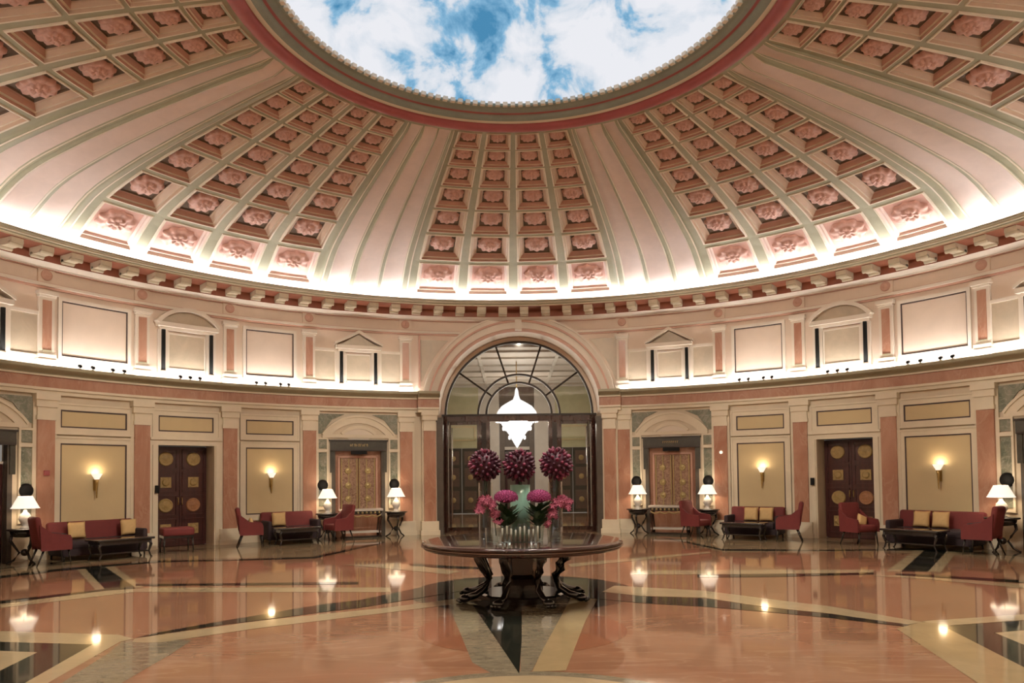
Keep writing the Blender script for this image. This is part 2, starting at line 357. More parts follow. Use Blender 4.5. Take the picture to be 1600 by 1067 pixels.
# bays
def wall_panel(a0, a1, z0, z1, parent, fill, line=.035, outer=.12):
    b = MB(); k = math.degrees(outer / R)
    b.cframe(a0 - k, a1 + k, z0 - outer, z1 + outer, outer, 0, .045, STONEL)
    b.cframe(a0 - k * 1.35, a1 + k * 1.35, z0 - outer * 1.35, z1 + outer * 1.35, outer * .35, 0, .07, STONEL)
    o = b.build('wall_panel', parent)
    c = MB(); c.cbox(a0, a1, z0, z1, 0, .02, fill); part(c, 'panel_field', o)
    c = MB(); c.cframe(a0, a1, z0, z1, line, .01, .03, LINE); part(c, 'border_line', o, 'thin dark border line')
for c, k in BAYS:
    if k in ('rect', 'rectbig'):
        h_ = 3.12 if k == 'rect' else 3.58
        wall_panel(c - h_, c + h_, 3.05, 3.47, wall_low, YEL); wall_panel(c - h_, c + h_, .78, 2.68, wall_low, YEL)
        b = MB(); b.cbox(c - h_ - 1.0, c + h_ + 1.0, 0, .3, 0, .06, STONEL); b.build('dado', wall_low)
    elif k == 'door':
        wall_panel(c - 3.32, c + 3.32, 3.06, 3.48, wall_low, YEL)

dn = 0
def flatM(a, v): # local frame on the drum: x right, y outwards, z up, origin at depth v
    t = rad(a); return Matrix.Translation(polar(a, R - v, 0)) @ Matrix.Rotation(-t, 4, 'Z')
def place(o, a, v, u=0., dz=0., turn=0.):
    p = at(a, v, u); o.location = (p.x, p.y, dz); o.rotation_euler = (0, 0, -rad(a) + turn)
for c, k in BAYS:
    if k != 'door': continue
    dn += 1
    root = empty('door_%d' % dn, kind='structure'); place(root, c, 0)
    hw = R * math.sin(rad(3.36)); dy = .48
    b = MB()                                           # reveals and lintel
    b.box(-hw - .02, -hw, 0, dy, 0, 2.7, STONE); b.box(hw, hw + .02, 0, dy, 0, 2.7, STONE); b.box(-hw, hw, 0, dy, 2.7, 2.72, STONE)
    b.box(-hw - .02, hw + .02, dy + .1, dy + .12, 0, 2.7, BLK)
    b.build('door_reveal', root)
    b = MB()
    for x0, x1 in ((-hw - .17, -hw), (hw, hw + .17)):
        b.box(x0, x1, -.09, .02, 0, 2.70, STONEL); b.box(x0 + .03, x1 - .03, -.12, -.08, 0, 2.70, STONEL)
    b.box(-hw - .17, hw + .17, -.09, .02, 2.70, 2.87, STONEL); b.box(-hw - .2, hw + .2, -.14, 0, 2.84, 2.90, STONEL)
    b.build('door_frame', root)
    for sx in (-1, 1):
        b = MB(); x0, x1 = (0.004, hw - .01) if sx > 0 else (-hw + .01, -.004)
        b.box(x0, x1, dy - .05, dy, .01, 2.68, WOODD)
        cx = (x0 + x1) / 2
        for z0, z1 in ((2.08, 2.62), (1.45, 2.0), (.82, 1.37), (.12, .74)):
            for q in ((x0 + .06, x1 - .06, z0, z0 + .035), (x0 + .06, x1 - .06, z1 - .035, z1), (x0 + .06, x0 + .095, z0, z1), (x1 - .095, x1 - .06, z0, z1)):
                b.box(q[0], q[1], dy - .08, dy - .04, q[2], q[3], WOODD)
        leaf = b.build('door_leaf', root)
        for j, z in enumerate((2.35, 1.72, 1.10, .46)):
            b = MB(); mm = GOLDP if (j != 2 or sx < 0) else RUST
            if j % 2 == 0:
                b.lathe([(0.001, .05), (.04, .05), (.06, .035), (.12, .04), (.15, .03), (.165, .05), (.185, .03), (.19, 0)], mm, seg=24, M=Matrix.Translation((cx, dy - .05, z)) @ Matrix.Rotation(PI / 2, 4, 'X'))
            else:
                b.box(cx - .14, cx + .14, dy - .07, dy - .05, z - .14, z + .14, mm)
                b.lathe([(0.001, .04), (.05, .03), (.09, .035), (.1, 0)], mm, seg=16, M=Matrix.Translation((cx, dy - .07, z)) @ Matrix.Rotation(PI / 2, 4, 'X'))
            part(b, 'medallion', leaf, 'round gilded medallion' if j % 2 == 0 else 'square carved boss')
        b = MB(); b.tube([(sx * .05, dy - .06, 1.12), (sx * .05, dy - .11, 1.12), (sx * .05, dy - .11, 1.3), (sx * .05, dy - .06, 1.3)], .012, BRASS); part(b, 'handle', leaf)

# small door bays with arched lunettes
sn = 0
for c, k in BAYS:
    if k != 'small': continue
    sn += 1
    far = abs(c) > 60
    # arch surround and marble panels belong to the wall
    b = MB()
    b.cbox(c - 5.05, c + 5.05, 3.0, 3.1, 0, .08, STONEL)
    b.arcband(c, 2.33, 1.12, 1.36, 35, 145, 0, .08, STONEL); b.arcband(c, 2.33, 1.30, 1.36, 35, 145, 0, .12, STONEL)
    b.arcband(c, 2.33, .70, 1.12, 35, 145, 0, .04, STONE)
    sur = b.build('arched_surround', wall_low)
    b = MB(); b.arcband(c, 2.62, .02, .70, 48, 132, .03, .055, PLASTL); b.arcband(c, 2.62, .66, .76, 44, 136, 0, .09, STONEL)
    part(b, 'lunette', sur, 'pale half round lunette')
    for sx in (-1, 1):
        b = MB(); b.cpoly(c, [(sx * x, z) for x, z in [(1.12, 3.12), (1.28, 3.12), (1.28, 3.72), (.42, 3.72), (.80, 3.55)]], 0, .03, GREENM); part(b, 'spandrel', sur, 'green marble spandrel')
        b = MB(); lo = c + sx * 4.42; hi = c + sx * 5.55; lo, hi = min(lo, hi), max(lo, hi)
        b.cbox(lo, hi, .95, 2.55, 0, .03, GREENM); b.cbox(lo, hi, 2.68, 2.95, 0, .03, GREENM)
        part(b, 'side_panel', sur, 'tall green marble panel')
        b = MB(); b.cframe(lo - .22, hi + .22, .85, 3.0, .05, 0, .06, STONEL); b.cbox(lo, hi, 2.57, 2.66, 0, .06, STONEL); part(b, 'side_frame', sur)
    dn += 1
    root = empty('door_%d' % dn, kind='structure'); place(root, c, 0)
    hw = R * math.sin(rad(3.62)); dy = .3
    b = MB()
    for x0, x1 in ((-hw - .02, -hw + .09), (hw - .09, hw + .02)): b.box(x0, x1, -.04, .1, 0, 2.62, GREYPOST)
    for x0, x1 in ((-hw - .07, -hw + .05), (hw - .05, hw + .07)): b.box(x0, x1, -.07, .0, 1.95, 2.62, FRAMEG)
    b.box(-hw - .07, hw + .07, -.10, .05, 2.62, 2.9, FRAMEG); b.box(-hw - .1, hw + .1, -.13, .02, 2.9, 2.94, BRONZE); b.box(-hw - .05, hw + .05, -.12, .02, 2.60, 2.65, BRONZE)
    b.build('door_frame', root)
    if not far:
        b = MB()                                        # weathered lettering, too small to read in the photo
        if c < 0:
            x = -.27
            for q in range(9):
                ww = .045; b.box(x, x + .012, -.112, -.1, 2.74, 2.81, GOLDL); b.box(x, x + ww * (.7 if q % 2 else .95), -.112, -.1, 2.80 if q % 3 else 2.77, 2.815 if q % 3 else 2.785, GOLDL)
                if q % 2 == 0: b.box(x + ww - .012, x + ww, -.112, -.1, 2.74, 2.80, GOLDL)
                x += .062
        else:
            x = -.25
            for q in range(8):
                ww = .045; b.box(x, x + .01, -.112, -.1, 2.74, 2.80, BRASS); b.box(x, x + ww * .8, -.112, -.1, 2.79, 2.80, BRASS); x += .062
        b.build('sign_lettering', root)
        b = MB(); b.box(-.24, .24, -.15, -.03, 2.5, 2.61, BLK); b.build('lintel_box', root)
        b = MB()
        b.box(-hw + .02, hw - .02, .12, .16, 0, 2.62, PINKM)
        b.box(-.60, -.55, .08, .13, .8, 2.45, PINKL); b.box(.55, .60, .08, .13, .8, 2.45, PINKL); b.box(-.60, .60, .08, .13, 2.40, 2.45, PINKL)
        b.build('marble_infill', root)
        for sx in (-1, 1):
            b = MB(); x0, x1 = sorted((sx * .02, sx * .52))
            b.box(x0, x1, .07, .12, .85, 2.38, CARVE)
            for q in (x0, x1 - .035, x0 + .22): b.box(q, q + .03, .045, .08, .85, 2.38, GOLDL)
            for z in (.85, 1.3, 1.8, 2.2, 2.35): b.box(x0, x1, .05, .08, z, z + .03, CARVE)
            leaf = b.build('carved_leaf', root)
            for z in (1.15, 1.55, 2.0):
                g = MB(); g.lathe([(.001, .04), (.04, .035), (.07, .02), (.09, .03), (.1, 0)], GOLDL, seg=14, M=Matrix.Translation(((x0 + x1) / 2 + .03 * sx, .07, z)) @ Matrix.Rotation(PI / 2, 4, 'X')); part(g, 'boss', leaf)
    else:
        b = MB(); b.box(-hw, hw, .5, .52, 0, 2.62, BLK); b.box(-hw, hw, .1, .14, 2.18, 2.24, HALLW); b.box(-.03, .03, .12, .16, 0, 2.18, WOODD)
        for x0 in (-hw + .09, hw - .19, -.13, .03): b.box(x0, x0 + .1, .12, .17, 0, 2.18, WOODD)
        b.build('door_leaf', root)

# piers beside the great arch: pink columns, breaking forward
for s0 in (-1, 1):
    a = AC + s0 * 13.2
    b = MB(); b.cbox(a - 1.25, a + 1.25, 0, .42, 0, .34, STONEL); b.cbox(a - 1.4, a + 1.4, 0, .14, 0, .38, STONEL)
    b.cbox(a - 1.1, a + 1.1, .42, 3.80, 0, .2, STONE)
    po = b.build('arch_pier', wall_low)
    b = MB(); b.cbox(a - .85, a + .85, .42, 3.22, .19, .30, PINKM); part(b, 'shaft', po, 'veined pink marble shaft')
    b = MB(); b.cbox(a - .95, a + .95, 3.22, 3.32, .19, .32, STONEL); b.cbox(a - .88, a + .88, 3.32, 3.55, .19, .30, STONEL)
    b.cbox(a - 1.1, a + 1.1, 3.55, 3.70, .19, .35, STONEL); b.cbox(a - 1.25, a + 1.25, 3.70, 3.80, .19, .39, STONEL); part(b, 'capital', po)

# entablature of the lower storey: cut at the arch
def lathe_arc(mb, prof, m, a0, a1): # prof [(depth, z)]
    mb.lathe([(R - d, z) for d, z in prof], m, a0, a1, seg=max(4, int((a1 - a0) / 2)), smooth=False)
b = MB()
def entab(b, a0, a1, e):
    for z0, z1, d, m in ((3.80, 3.89, .10, STONEL), (3.89, 3.95, .15, STONEL), (3.95, 4.21, .11, PINKM), (4.21, 4.25, .16, STONEL)):
        b.cbox(a0, a1, z0, z1, 0, d + e, m)
    lathe_arc(b, [(.16 + e, 4.25), (.17 + e, 4.27), (.26 + e, 4.31), (.36 + e, 4.34), (.38 + e, 4.36), (.38 + e, 4.43), (.34 + e, 4.435), (.34 + e, 4.36), (0, 4.36)], OLIVE, a0, a1)
entab(b, AC + awd, AC + 360 - awd, 0)
for s0 in (-1, 1):
    a = AC + s0 * 13.35; a0, a1 = a - 1.55, a + 1.55
    entab(b, a0 if a0 > 0 else a0 + 360, a1 if a0 > 0 else a1 + 360, .22)
    for e_ in (a0, a1):    # returns of the forward break
        b.cbox(e_ - .02, e_ + .02, 4.25, 4.43, .05, .6, OLIVE); b.cbox(e_ - .015, e_ + .015, 3.95, 4.25, 0, .33, PINKM)
    b.cbox(a0, a1, 4.37, 4.43, 0, .6, OLIVE)
b.build('trim_1', kind='structure')
# LED cove tube behind the lower cornice
b = MB()
b.lathe([(R - .30, 4.375), (R - .25, 4.375), (R - .25, 4.405), (R - .30, 4.405), (R - .30, 4.375)], COVE2, 15.8, 345.8, seg=165, smooth=False)
o = b.build('cove_light'); tag(o, 'thin ring of cove lighting hidden behind the lower cornice', 'light')

# ---------------------------------------------------------------- upper storey drum
w = MB()
N = 24
for i in range(N):            # above the arch
    x0 = -AW * math.cos(PI * i / N); x1 = -AW * math.cos(PI * (i + 1) / N)
    z0 = ZS + math.sqrt(max(0, AW * AW - x0 * x0)); z1 = ZS + math.sqrt(max(0, AW * AW - x1 * x1))
    w.cbox(AC + math.degrees(x0 / R), AC + math.degrees(x1 / R), z0, 7.2, 0, -.3, PLAST, z0b=z1)
w.cbox(AC + awd, AC + 360 - awd, 4.37, 7.2, 0, -.3, PLAST)
wall_up = w.build('wall_upper', kind='structure')
# soffit of the deep arch
b = MB()
YB = 13.46
n = 40; vs = []
path = [(-AW, 0.)] + [(-AW * math.cos(PI * i / n), ZS + AW * math.sin(PI * i / n)) for i in range(n + 1)] + [(AW, 0.)]
for (x, z) in path:
    a = x / R + rad(AC)
    vs += [(R * math.sin(a), R * math.cos(a), z), (x * .995 + AX, YB, z)]
b.add(vs, [(2 * i, 2 * i + 1, 2 * i + 3, 2 * i + 2) for i in range(len(path) - 1)], PLAST)
b.build('arch_soffit', wall_up)
b = MB()
b.arcband(AC, ZS, AW, AW + .10, 0, 180, -.02, .06, PINKL, n=48); b.arcband(AC, ZS, AW + .10, AW + .30, 0, 180, 0, .10, PLASTL, n=48)
b.arcband(AC, ZS, AW + .30, AW + .36, 0, 180, 0, .15, PINKL, n=48); b.arcband(AC, ZS, AW + .36, AW + .48, 0, 180, 0, .12, PLASTL, n=48)
b.arcband(AC, ZS, AW + .48, AW + .53, 0, 180, 0, .17, PLASTL, n=48)
b.build('archivolt', wall_up)
b = MB(); b.cbox(AC - .5, AC + .5, 6.42, 6.86, 0, .22, PLASTL); b.build('keystone', wall_up)
for s0 in (-1, 1):
    pts = []
    R0 = AW + .62
    for i in range(11):
        t = rad(18 + (62 - 18) * i / 10); pts.append((s0 * R0 * math.cos(t), ZS + R0 * math.sin(t)))
    pts = [p for p in pts if p[1] < 6.1]
    zt = 6.1; xt = math.sqrt(R0 * R0 - (zt - ZS) ** 2)
    pts += [(s0 * xt, zt), (s0 * 3.12, zt), (s0 * 3.12, pts[0][1])]
    b = MB(); b.cpoly(AC, pts, 0, .03, SPAND); part(b, 'spandrel', wall_up, 'grey veined marble spandrel')
    b = MB(); b.cbox(AC + s0 * 14.5 - .12, AC + s0 * 14.5 + .12, 4.6, 6.25, 0, .07, PINKL); b.build('corner_strip', wall_up)
for s0 in (-1, 1):
    for p in PIL:
        a = s0 * p
        b = MB(); k = .92
        b.cbox(a - k, a + k, 4.36, 4.72, 0, .12, PLASTL); b.cbox(a - k - .1, a + k + .1, 4.36, 4.6, 0, .15, PLASTL)
        b.cbox(a - .8, a + .8, 4.72, 6.05, 0, .08, PLASTL)
        po = b.build('pilaster', wall_up)
        b = MB(); b.cbox(a - .46, a + .46, 4.82, 5.98, .07, .10, PINKM); b.cbox(a - .46, a + .46, 4.79, 4.82, .07, .12, OLIVE); part(b, 'inset', po, 'salmon pink marble inset')
        b = MB(); b.cbox(a - .88, a + .88, 6.05, 6.10, 0, .13, PLASTL); b.cbox(a - 1.0, a + 1.0, 6.10, 6.19, 0, .17, PLASTL); part(b, 'cap', po)
        b = MB(); b.cbox(a - .85, a + .85, 6.40, 6.70, 0, .05, PLAST); bl = b.build('frieze_block', wall_up)
        b = MB(); b.lathe([(.001, .05), (.05, .04), (.08, .02), (.11, .045), (.13, 0)], PINKL, seg=18, M=flatM(a, .05) @ Matrix.Translation((0, 0, 6.57)) @ Matrix.Rotation(PI / 2, 4, 'X')); part(b, 'roundel', bl, 'small round pink ornament')
def upanel(a0, a1, z0, z1, fill, dark=True):
    b = MB(); b.cframe(a0 - .35, a1 + .35, z0 - .08, z1 + .08, .08, 0, .06, PLASTL)
    o = b.build('wall_panel', wall_up)
    c = MB(); c.cbox(a0, a1, z0, z1, 0, .015, fill); part(c, 'panel_field', o)
    if dark: c = MB(); c.cframe(a0, a1, z0, z1, .035, .01, .03, LINE); part(c, 'border_line', o, 'thin dark border line')
    else: c = MB(); c.cframe(a0, a1, z0, z1, .02, .01, .025, SPAND); part(c, 'border_line', o)
for c, k in BAYS:
    if k in ('rect', 'rectbig'):
        h_ = 3.15 if k == 'rect' else 3.6
        upanel(c - h_, c + h_, 4.74, 6.05, PLAST)
    else:
        small = k == 'small'
        wn = 2.4 if small else 2.9
        b = MB()
        zt = 5.62 if small else 5.74
        b.cbox(c - wn - .45, c + wn + .45, zt, zt + .08, 0, .12, PLASTL); b.cbox(c - wn - .8, c + wn + .8, zt + .08, zt + .19, 0, .22, PLASTL)
        for sx in (-1, 1):
            b.cbox(c + sx * (wn - .35) - .25, c + sx * (wn - .35) + .25, 4.6, zt, 0, .08, PLASTL); b.cbox(c + sx * (wn + .38) - .2, c + sx * (wn + .38) + .2, 4.6, zt, 0, .08, PLASTL)
        aed = b.build('aedicule', wall_up)
        b = MB()
        hwm = R * rad(wn + .95); zb = zt + .19
        if small:
            for sx in (-1, 1):
                b.cpoly(c, [(sx * hwm, zb), (sx * hwm, zb + .07), (0, zb + .47), (0, zb + .37)], 0, .24, PLASTL)
            b.cpoly(c, [(-hwm + .15, zb), (hwm - .15, zb), (0, zb + .36)], 0, .1, SPAND)
        else:
            rr = (hwm * hwm + .42 * .42) / (2 * .42); th = math.degrees(math.asin(hwm / rr)); zc = zb + .42 - rr
            b.arcband(c, zc, rr - .08, rr + .02, 90 - th, 90 + th, 0, .24, PLASTL)
            pts = [(rr * .985 * math.sin(rad(-th + 2 * th * i / 12)), zc + rr * .985 * math.cos(rad(-th + 2 * th * i / 12))) for i in range(13)]
            b.cpoly(c, pts, 0, .1, SPAND)
        part(b, 'pediment', aed, 'white triangular pediment' if small else 'white segmental pediment')
        for sx in (-1, 1):
            b = MB(); q = c + sx * wn
            vs0 = flatM(q, .1) @ Matrix.Translation((0, 0, 0))
            b.tube([(0, 0, 4.66), (0, 0, zt)], .05, BLK, n=10, M=vs0); b.tube([(0, 0, 4.58), (0, 0, 4.66)], .07, PLASTL, n=10, M=vs0); part(b, 'colonnette', aed, 'slim black colonnette')
        b = MB(); b.cbox(c - wn + .65, c + wn - .65, 4.72, zt - .06, 0, .02, SPAND); b.cframe(c - wn + .65, c + wn - .65, 4.72, zt - .06, .03, 0, .05, PLASTL); part(b, 'blind_window', aed, 'grey beige blind window')
        if small:
            upanel(c - 6.2, c - wn - .85, 4.70, 5.62, SPAND, False); upanel(c + wn + .85, c + 6.2, 4.70, 5.62, SPAND, False)
# string course and frieze
b = MB()
ax = math.degrees((AW + .5) / R)   # stops at the archivolt
for z0, z1, d, m in ((6.26, 6.31, .05, PINKL), (6.31, 6.38, .10, PLASTL), (6.38, 6.40, .06, PINKL)):
    b.cbox(AC + 8.6, AC + 351.4, z0, z1, 0, d, m)
b.cbox(0, 360, 6.68 + .02, 6.72, 0, .07, PINKL); b.cbox(0, 360, 6.72, 6.78, 0, .12, PLASTL)
b.build('trim_2', kind='structure')
# great cornice with brackets
b = MB()
lathe_arc(b, [(.12, 6.74), (.30, 6.78), (.36, 6.80)], PLASTL, 0, 360)
lathe_arc(b, [(.36, 6.80), (.36, 7.01)], RECESS, 0, 360)
lathe_arc(b, [(.36, 7.01), (.90, 7.02)], RECESS, 0, 360)
lathe_arc(b, [(.90, 7.02), (.90, 7.05), (.93, 7.055)], BRACKET, 0, 360)
lathe_arc(b, [(.93, 7.055), (.94, 7.08), (1.00, 7.12), (1.04, 7.13), (1.04, 7.18)], OLIVE, 0, 360)
lathe_arc(b, [(1.04, 7.18), (1.00, 7.18), (1.00, 7.09), (.3, 7.09)], BRACKET, 0, 360)
corn = b.build('trim_3', kind='structure')
NB = 112
proto = None
vis = []; hid = []
for i in range(NB):
    a = (i + .5) * 360 / NB
    aa = a if a <= 180 else a - 360
    (vis if abs(aa) < 72 else hid).append(aa)
def bracket_mesh(b, M):
    b.box(-.13, .13, -.50, 0, .09, .20, BRACKET, M); b.box(-.13, .13, -.38, 0, .05, .09, BRACKET, M)
    b.tube([(-.13, -.43, .065), (.13, -.43, .065)], .055, BRACKET, n=8, M=M); b.tube([(-.13, -.08, .05), (.13, -.08, .05)], .06, BRACKET, n=8, M=M)
for j, aa in enumerate(vis):
    if proto is None:
        b = MB(); bracket_mesh(b, Matrix.Identity(4)); proto = b.build('bracket', corn); q = proto
    else:
        q = proto.copy(); COL.objects.link(q); q.parent = corn
    p = polar(aa, R - .36, 6.81); q.location = p; q.rotation_euler = (0, 0, -rad(aa))
b = MB()
for aa in hid: bracket_mesh(b, flatM(aa, .36) @ Matrix.Translation((0, 0, 6.81)))
o = b.build('bracket', corn); o['kind'] = 'stuff'
b = MB()
b.lathe([(R - .93, 7.10), (R - .87, 7.10), (R - .87, 7.14), (R - .93, 7.14), (R - .93, 7.10)], COVE1, 0, 360, seg=180, smooth=False)
o = b.build('cove_light'); tag(o, 'ring of cove lighting tucked behind the great cornice under the dome', 'light')

# ---------------------------------------------------------------- dome
PR = [(11.8, 7.1), (11.66, 7.33), (10.44, 8.02), (9.02, 8.37), (7.75, 8.58), (6.66, 8.72), (5.745, 8.83), (5.0, 8.91), (4.36, 8.97)]
def prof(v):                  # v in [0,7] over the coffer rows (rows start at PR[1])
    v = max(-.0, min(7., v)); i = min(6, int(v)); t = v - i
    P = PR[1:]
    p0, p1, p2, p3 = P[max(0, i - 1)], P[i], P[i + 1], P[min(7, i + 2)]
    if i == 0: p0 = (2 * p1[0] - p2[0] + .5, 2 * p1[1] - p2[1] - .25)
    out = []
    for k in (0, 1):
        out.append(.5 * ((2 * p1[k]) + (-p0[k] + p2[k]) * t + (2 * p0[k] - 5 * p1[k] + 4 * p2[k] - p3[k]) * t * t + (-p0[k] + 3 * p1[k] - 3 * p2[k] + p3[k]) * t ** 3))
    return out
def DP(a, v, d):              # point of the dome: angle, row parameter, recess depth (outwards and up)
    r, z = prof(v); r2, z2 = prof(min(7, v + .02)); r1, z1 = prof(max(0, v - .02))
    tx, tz = r2 - r1, z2 - z1; L = math.hypot(tx, tz)
    nx, nz = (-tz / L, tx / L)
    if nz < 0: nx, nz = -nx, -nz
    return polar(a, r + nx * d, z + nz * d)
PHI = 15.6
ceil = None
b = MB()
b.lathe([(11.80, 7.05), (11.76, 7.26), (11.66, 7.34)], D_BAND, 0, 360, seg=180)
# bands between coffered panels
def dstrip(b, a0, a1, d, m, v0=0., v1=7., n=28, d2=None):
    d2 = d if d2 is None else d2
    vs = []
    for i in range(n + 1):
        v = v0 + (v1 - v0) * i / n
        tp = min(1, (7 - v) / .5)              # the raised fillets die out at the oculus ring
        vs += [DP(a0, v, d * tp), DP(a1, v, d2 * tp)]
    b.add(vs, [(2 * i, 2 * i + 1, 2 * i + 3, 2 * i + 2) for i in range(n)], m, True)
for p in range(8):
    c = 22.5 + 45 * p; hwid = 22.5 - PHI
    lay = [(-1, -.93, 0, D_RIB), (-.93, -.90, -.05, D_EDGE), (-.90, -.80, -.06, D_RIB), (-.80, -.77, -.03, D_EDGE), (-.77, -.36, 0., D_BAND), (-.36, -.33, -.03, D_EDGE), (-.33, -.26, -.07, D_RIB), (-.26, -.23, -.10, D_EDGE),
           (-.23, .23, -.09, D_BAND), (.23, .26, -.10, D_EDGE), (.26, .33, -.07, D_RIB), (.33, .36, -.03, D_EDGE), (.36, .77, 0., D_BAND), (.77, .80, -.03, D_EDGE), (.80, .90, -.06, D_RIB), (.90, .93, -.05, D_EDGE), (.93, 1, 0, D_RIB)]
    pd = None
    for x0, x1, d, m in lay:
        dstrip(b, c + x0 * hwid, c + x1 * hwid, d, m)
        if pd is not None and abs(pd - d) > .001: dstrip(b, c + x0 * hwid, c + x0 * hwid + .001, pd, D_RIB, d2=d)
        pd = d
ceil = b.build('ceiling', kind='structure')
# coffered panels with rosettes
def rosette():
    b = MB(); n = 40
    rings = [(.02, .30), (.10, .30), (.17, .20), (.22, .20), (.38, .26), (.50, .20), (.55, .13), (.75, .18), (.93, .12), (1.0, 0.)]
    vs = []
    for j, (r, z) in enumerate(rings):
        for i in range(n):
            t = 2 * PI * i / n
            amp = .0 if r < .2 else (.06 if r < .55 else .08)
            ph = 0 if r < .55 else PI
            k = 8 if r < .55 else 10
            w_ = math.cos(k * t + ph)
            rr = r * (1 + amp * w_); zz = z * (1 + (.12 if r > .2 else 0) * w_)
            vs.append((rr * math.cos(t), rr * math.sin(t), zz))
    fs = [(j * n + i, j * n + (i + 1) % n, (j + 1) * n + (i + 1) % n, (j + 1) * n + i) for j in range(len(rings) - 1) for i in range(n)] + [tuple(range(n))]
    b.add(vs, fs, D_ROSE, True)
    return b
rp = None; rmesh = rosette(); hidden_ros = MB()
for p in range(8):
    c0 = p * 45; c0 = c0 if c0 <= 180 else c0 - 360
    b = MB()
    cw = 2 * PHI / 4
    ros = []
    for ci in range(4):
        for ri in range(7):
            a0 = c0 - PHI + ci * cw; a1 = a0 + cw; v0, v1 = ri, ri + 1.
            rm = prof(ri + .5)[0]; W_ = rm * rad(cw); r0, z0 = prof(ri); r1_, z1_ = prof(ri + 1); H_ = math.hypot(r1_ - r0, z1_ - z0)
            sz = min(W_, H_)
            dep = sz * (.08 if ri == 0 else .135)
            # (inset fraction, depth, material of the ring reaching this loop)
            if ri == 0: loops = [(0, 0, None), (.085, 0, D_RIB), (.10, -.02, D_EDGE), (.125, -.02, D_EDGE), (.135, dep * .5, D_BAND), (.16, dep * .5, D_BAND), (.18, dep, D_BAND)]  # bottom row painted paler, for the cove light it catches
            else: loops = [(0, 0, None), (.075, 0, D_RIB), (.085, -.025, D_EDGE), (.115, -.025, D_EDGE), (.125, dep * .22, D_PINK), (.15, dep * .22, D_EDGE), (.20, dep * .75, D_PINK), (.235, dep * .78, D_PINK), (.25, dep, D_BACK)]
            def loop(ins, d):
                ia = cw * ins; iv = ins * (.62 if ins < .13 else .8); out = []
                c4 = [(a0 + ia, v0 + iv), (a1 - ia, v0 + iv), (a1 - ia, v1 - iv), (a0 + ia, v1 - iv)]
                for q in range(4):
                    A, B = c4[q], c4[(q + 1) % 4]
                    for t in (0, .25, .5, .75): out.append(DP(A[0] + (B[0] - A[0]) * t, A[1] + (B[1] - A[1]) * t, d))
                return out
            prev = loop(*loops[0][:2])
            for ins, d, m in loops[1:]:
                cur = loop(ins, d); nn = len(cur)
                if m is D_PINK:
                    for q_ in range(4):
                        b.add(prev + cur, [(i, (i + 1) % nn, nn + (i + 1) % nn, nn + i) for i in range(4 * q_, 4 * q_ + 4)], D_PINK if q_ % 2 == 0 else D_SIDE_LIT)  # lateral sides painted paler than the sills, standing in for cove light
                else: b.add(prev + cur, [(i, (i + 1) % nn, nn + (i + 1) % nn, nn + i) for i in range(nn)], m)
                prev = cur
            b.add(prev, [tuple(range(len(prev)))], D_BACK if ri else D_ROSE)  # bottom row backs in pale rose, lit look put into the colour
            am, vm = (a0 + a1) / 2, ri + .5
            C = DP(am, vm, dep - .005); X = (DP(am + .5, vm, dep) - DP(am - .5, vm, dep)).normalized()
            Y = (DP(am, vm + .1, dep) - DP(am, vm - .1, dep)).normalized(); Z = X.cross(Y).normalized()
            if Z.z > 0: Z = -Z; Y = Z.cross(X).normalized()
            sx_, sy_ = W_ * .25, H_ * .26
            if ri == 0: sx_, sy_ = W_ * .28, H_ * .27
            rot = Matrix((( X.x, Y.x, Z.x), (X.y, Y.y, Z.y), (X.z, Y.z, Z.z))).to_4x4()
            Mx = Matrix.Translation(C) @ rot @ Matrix.Diagonal((sx_, sy_, sz * (.3 if ri == 0 else .42), 1))
            ros.append((am, vm, C, Mx))
    # rim fillet at the top of the panel
    pan = b.build('coffered_panel', ceil)
    pan['label'] = 'trapezoid field of square pink coffers'
    for am, vm, C, Mx in ros:
        # in front of the camera and inside the frame
        dyc = C.y + 10.65; px = 800 + 1137 * (C.x + .09) / max(.1, dyc); py = 741 - 1137 * (C.z - 1.79) / max(.1, dyc)
        if dyc > 1 and -40 < px < 1640 and -40 < py:
            if rp is None: rp = rmesh.build('rosette', pan); q = rp
            else: q = rp.copy(); COL.objects.link(q); q.parent = pan
            q.matrix_local = Mx
        else:
            hidden_ros.add([Mx @ Vector(v) for v in rmesh.v], rmesh.f, D_ROSE, True)
o = hidden_ros.build('rosette', ceil); o['kind'] = 'stuff'; o['label'] = 'rosettes of the coffers behind the viewer'
# oculus ring
b = MB()
for prf, m in (([(4.46, 9.10), (4.45, 8.98), (4.42, 8.97), (4.37, 8.965), (4.31, 8.99)], D_RIB), ([(4.31, 8.99), (4.29, 8.96), (4.24, 8.93), (4.18, 8.92), (4.12, 8.935), (4.07, 8.97), (4.05, 9.02)], RED),
               ([(4.05, 9.02), (4.01, 9.0), (3.97, 9.03)], D_EDGE), ([(3.97, 9.03), (3.91, 9.03), (3.86, 9.07), (3.84, 9.10)], OCG), ([(3.84, 9.10), (3.81, 9.09), (3.79, 9.11)], RED), ([(3.79, 9.11), (3.74, 9.11), (3.70, 9.14), (3.68, 9.16)], OCG),
               ([(3.68, 9.16), (3.64, 9.15), (3.62, 9.16), (3.62, 9.22), (3.66, 9.24)], OCG)):
    b.lathe(prf, m, 0, 360, seg=144)
ocr = b.build('trim_4', kind='structure')
b = MB()
for i in range(150):
    a = i * 2.4; M = Matrix.Translation(polar(a, 3.61, 9.15)) @ Matrix.Rotation(-rad(a), 4, 'Z')
    b.box(-.045, .045, -.06, .02, 0, .07, D_EDGE, M)
o = b.build('dentil', ocr); o['kind'] = 'stuff'
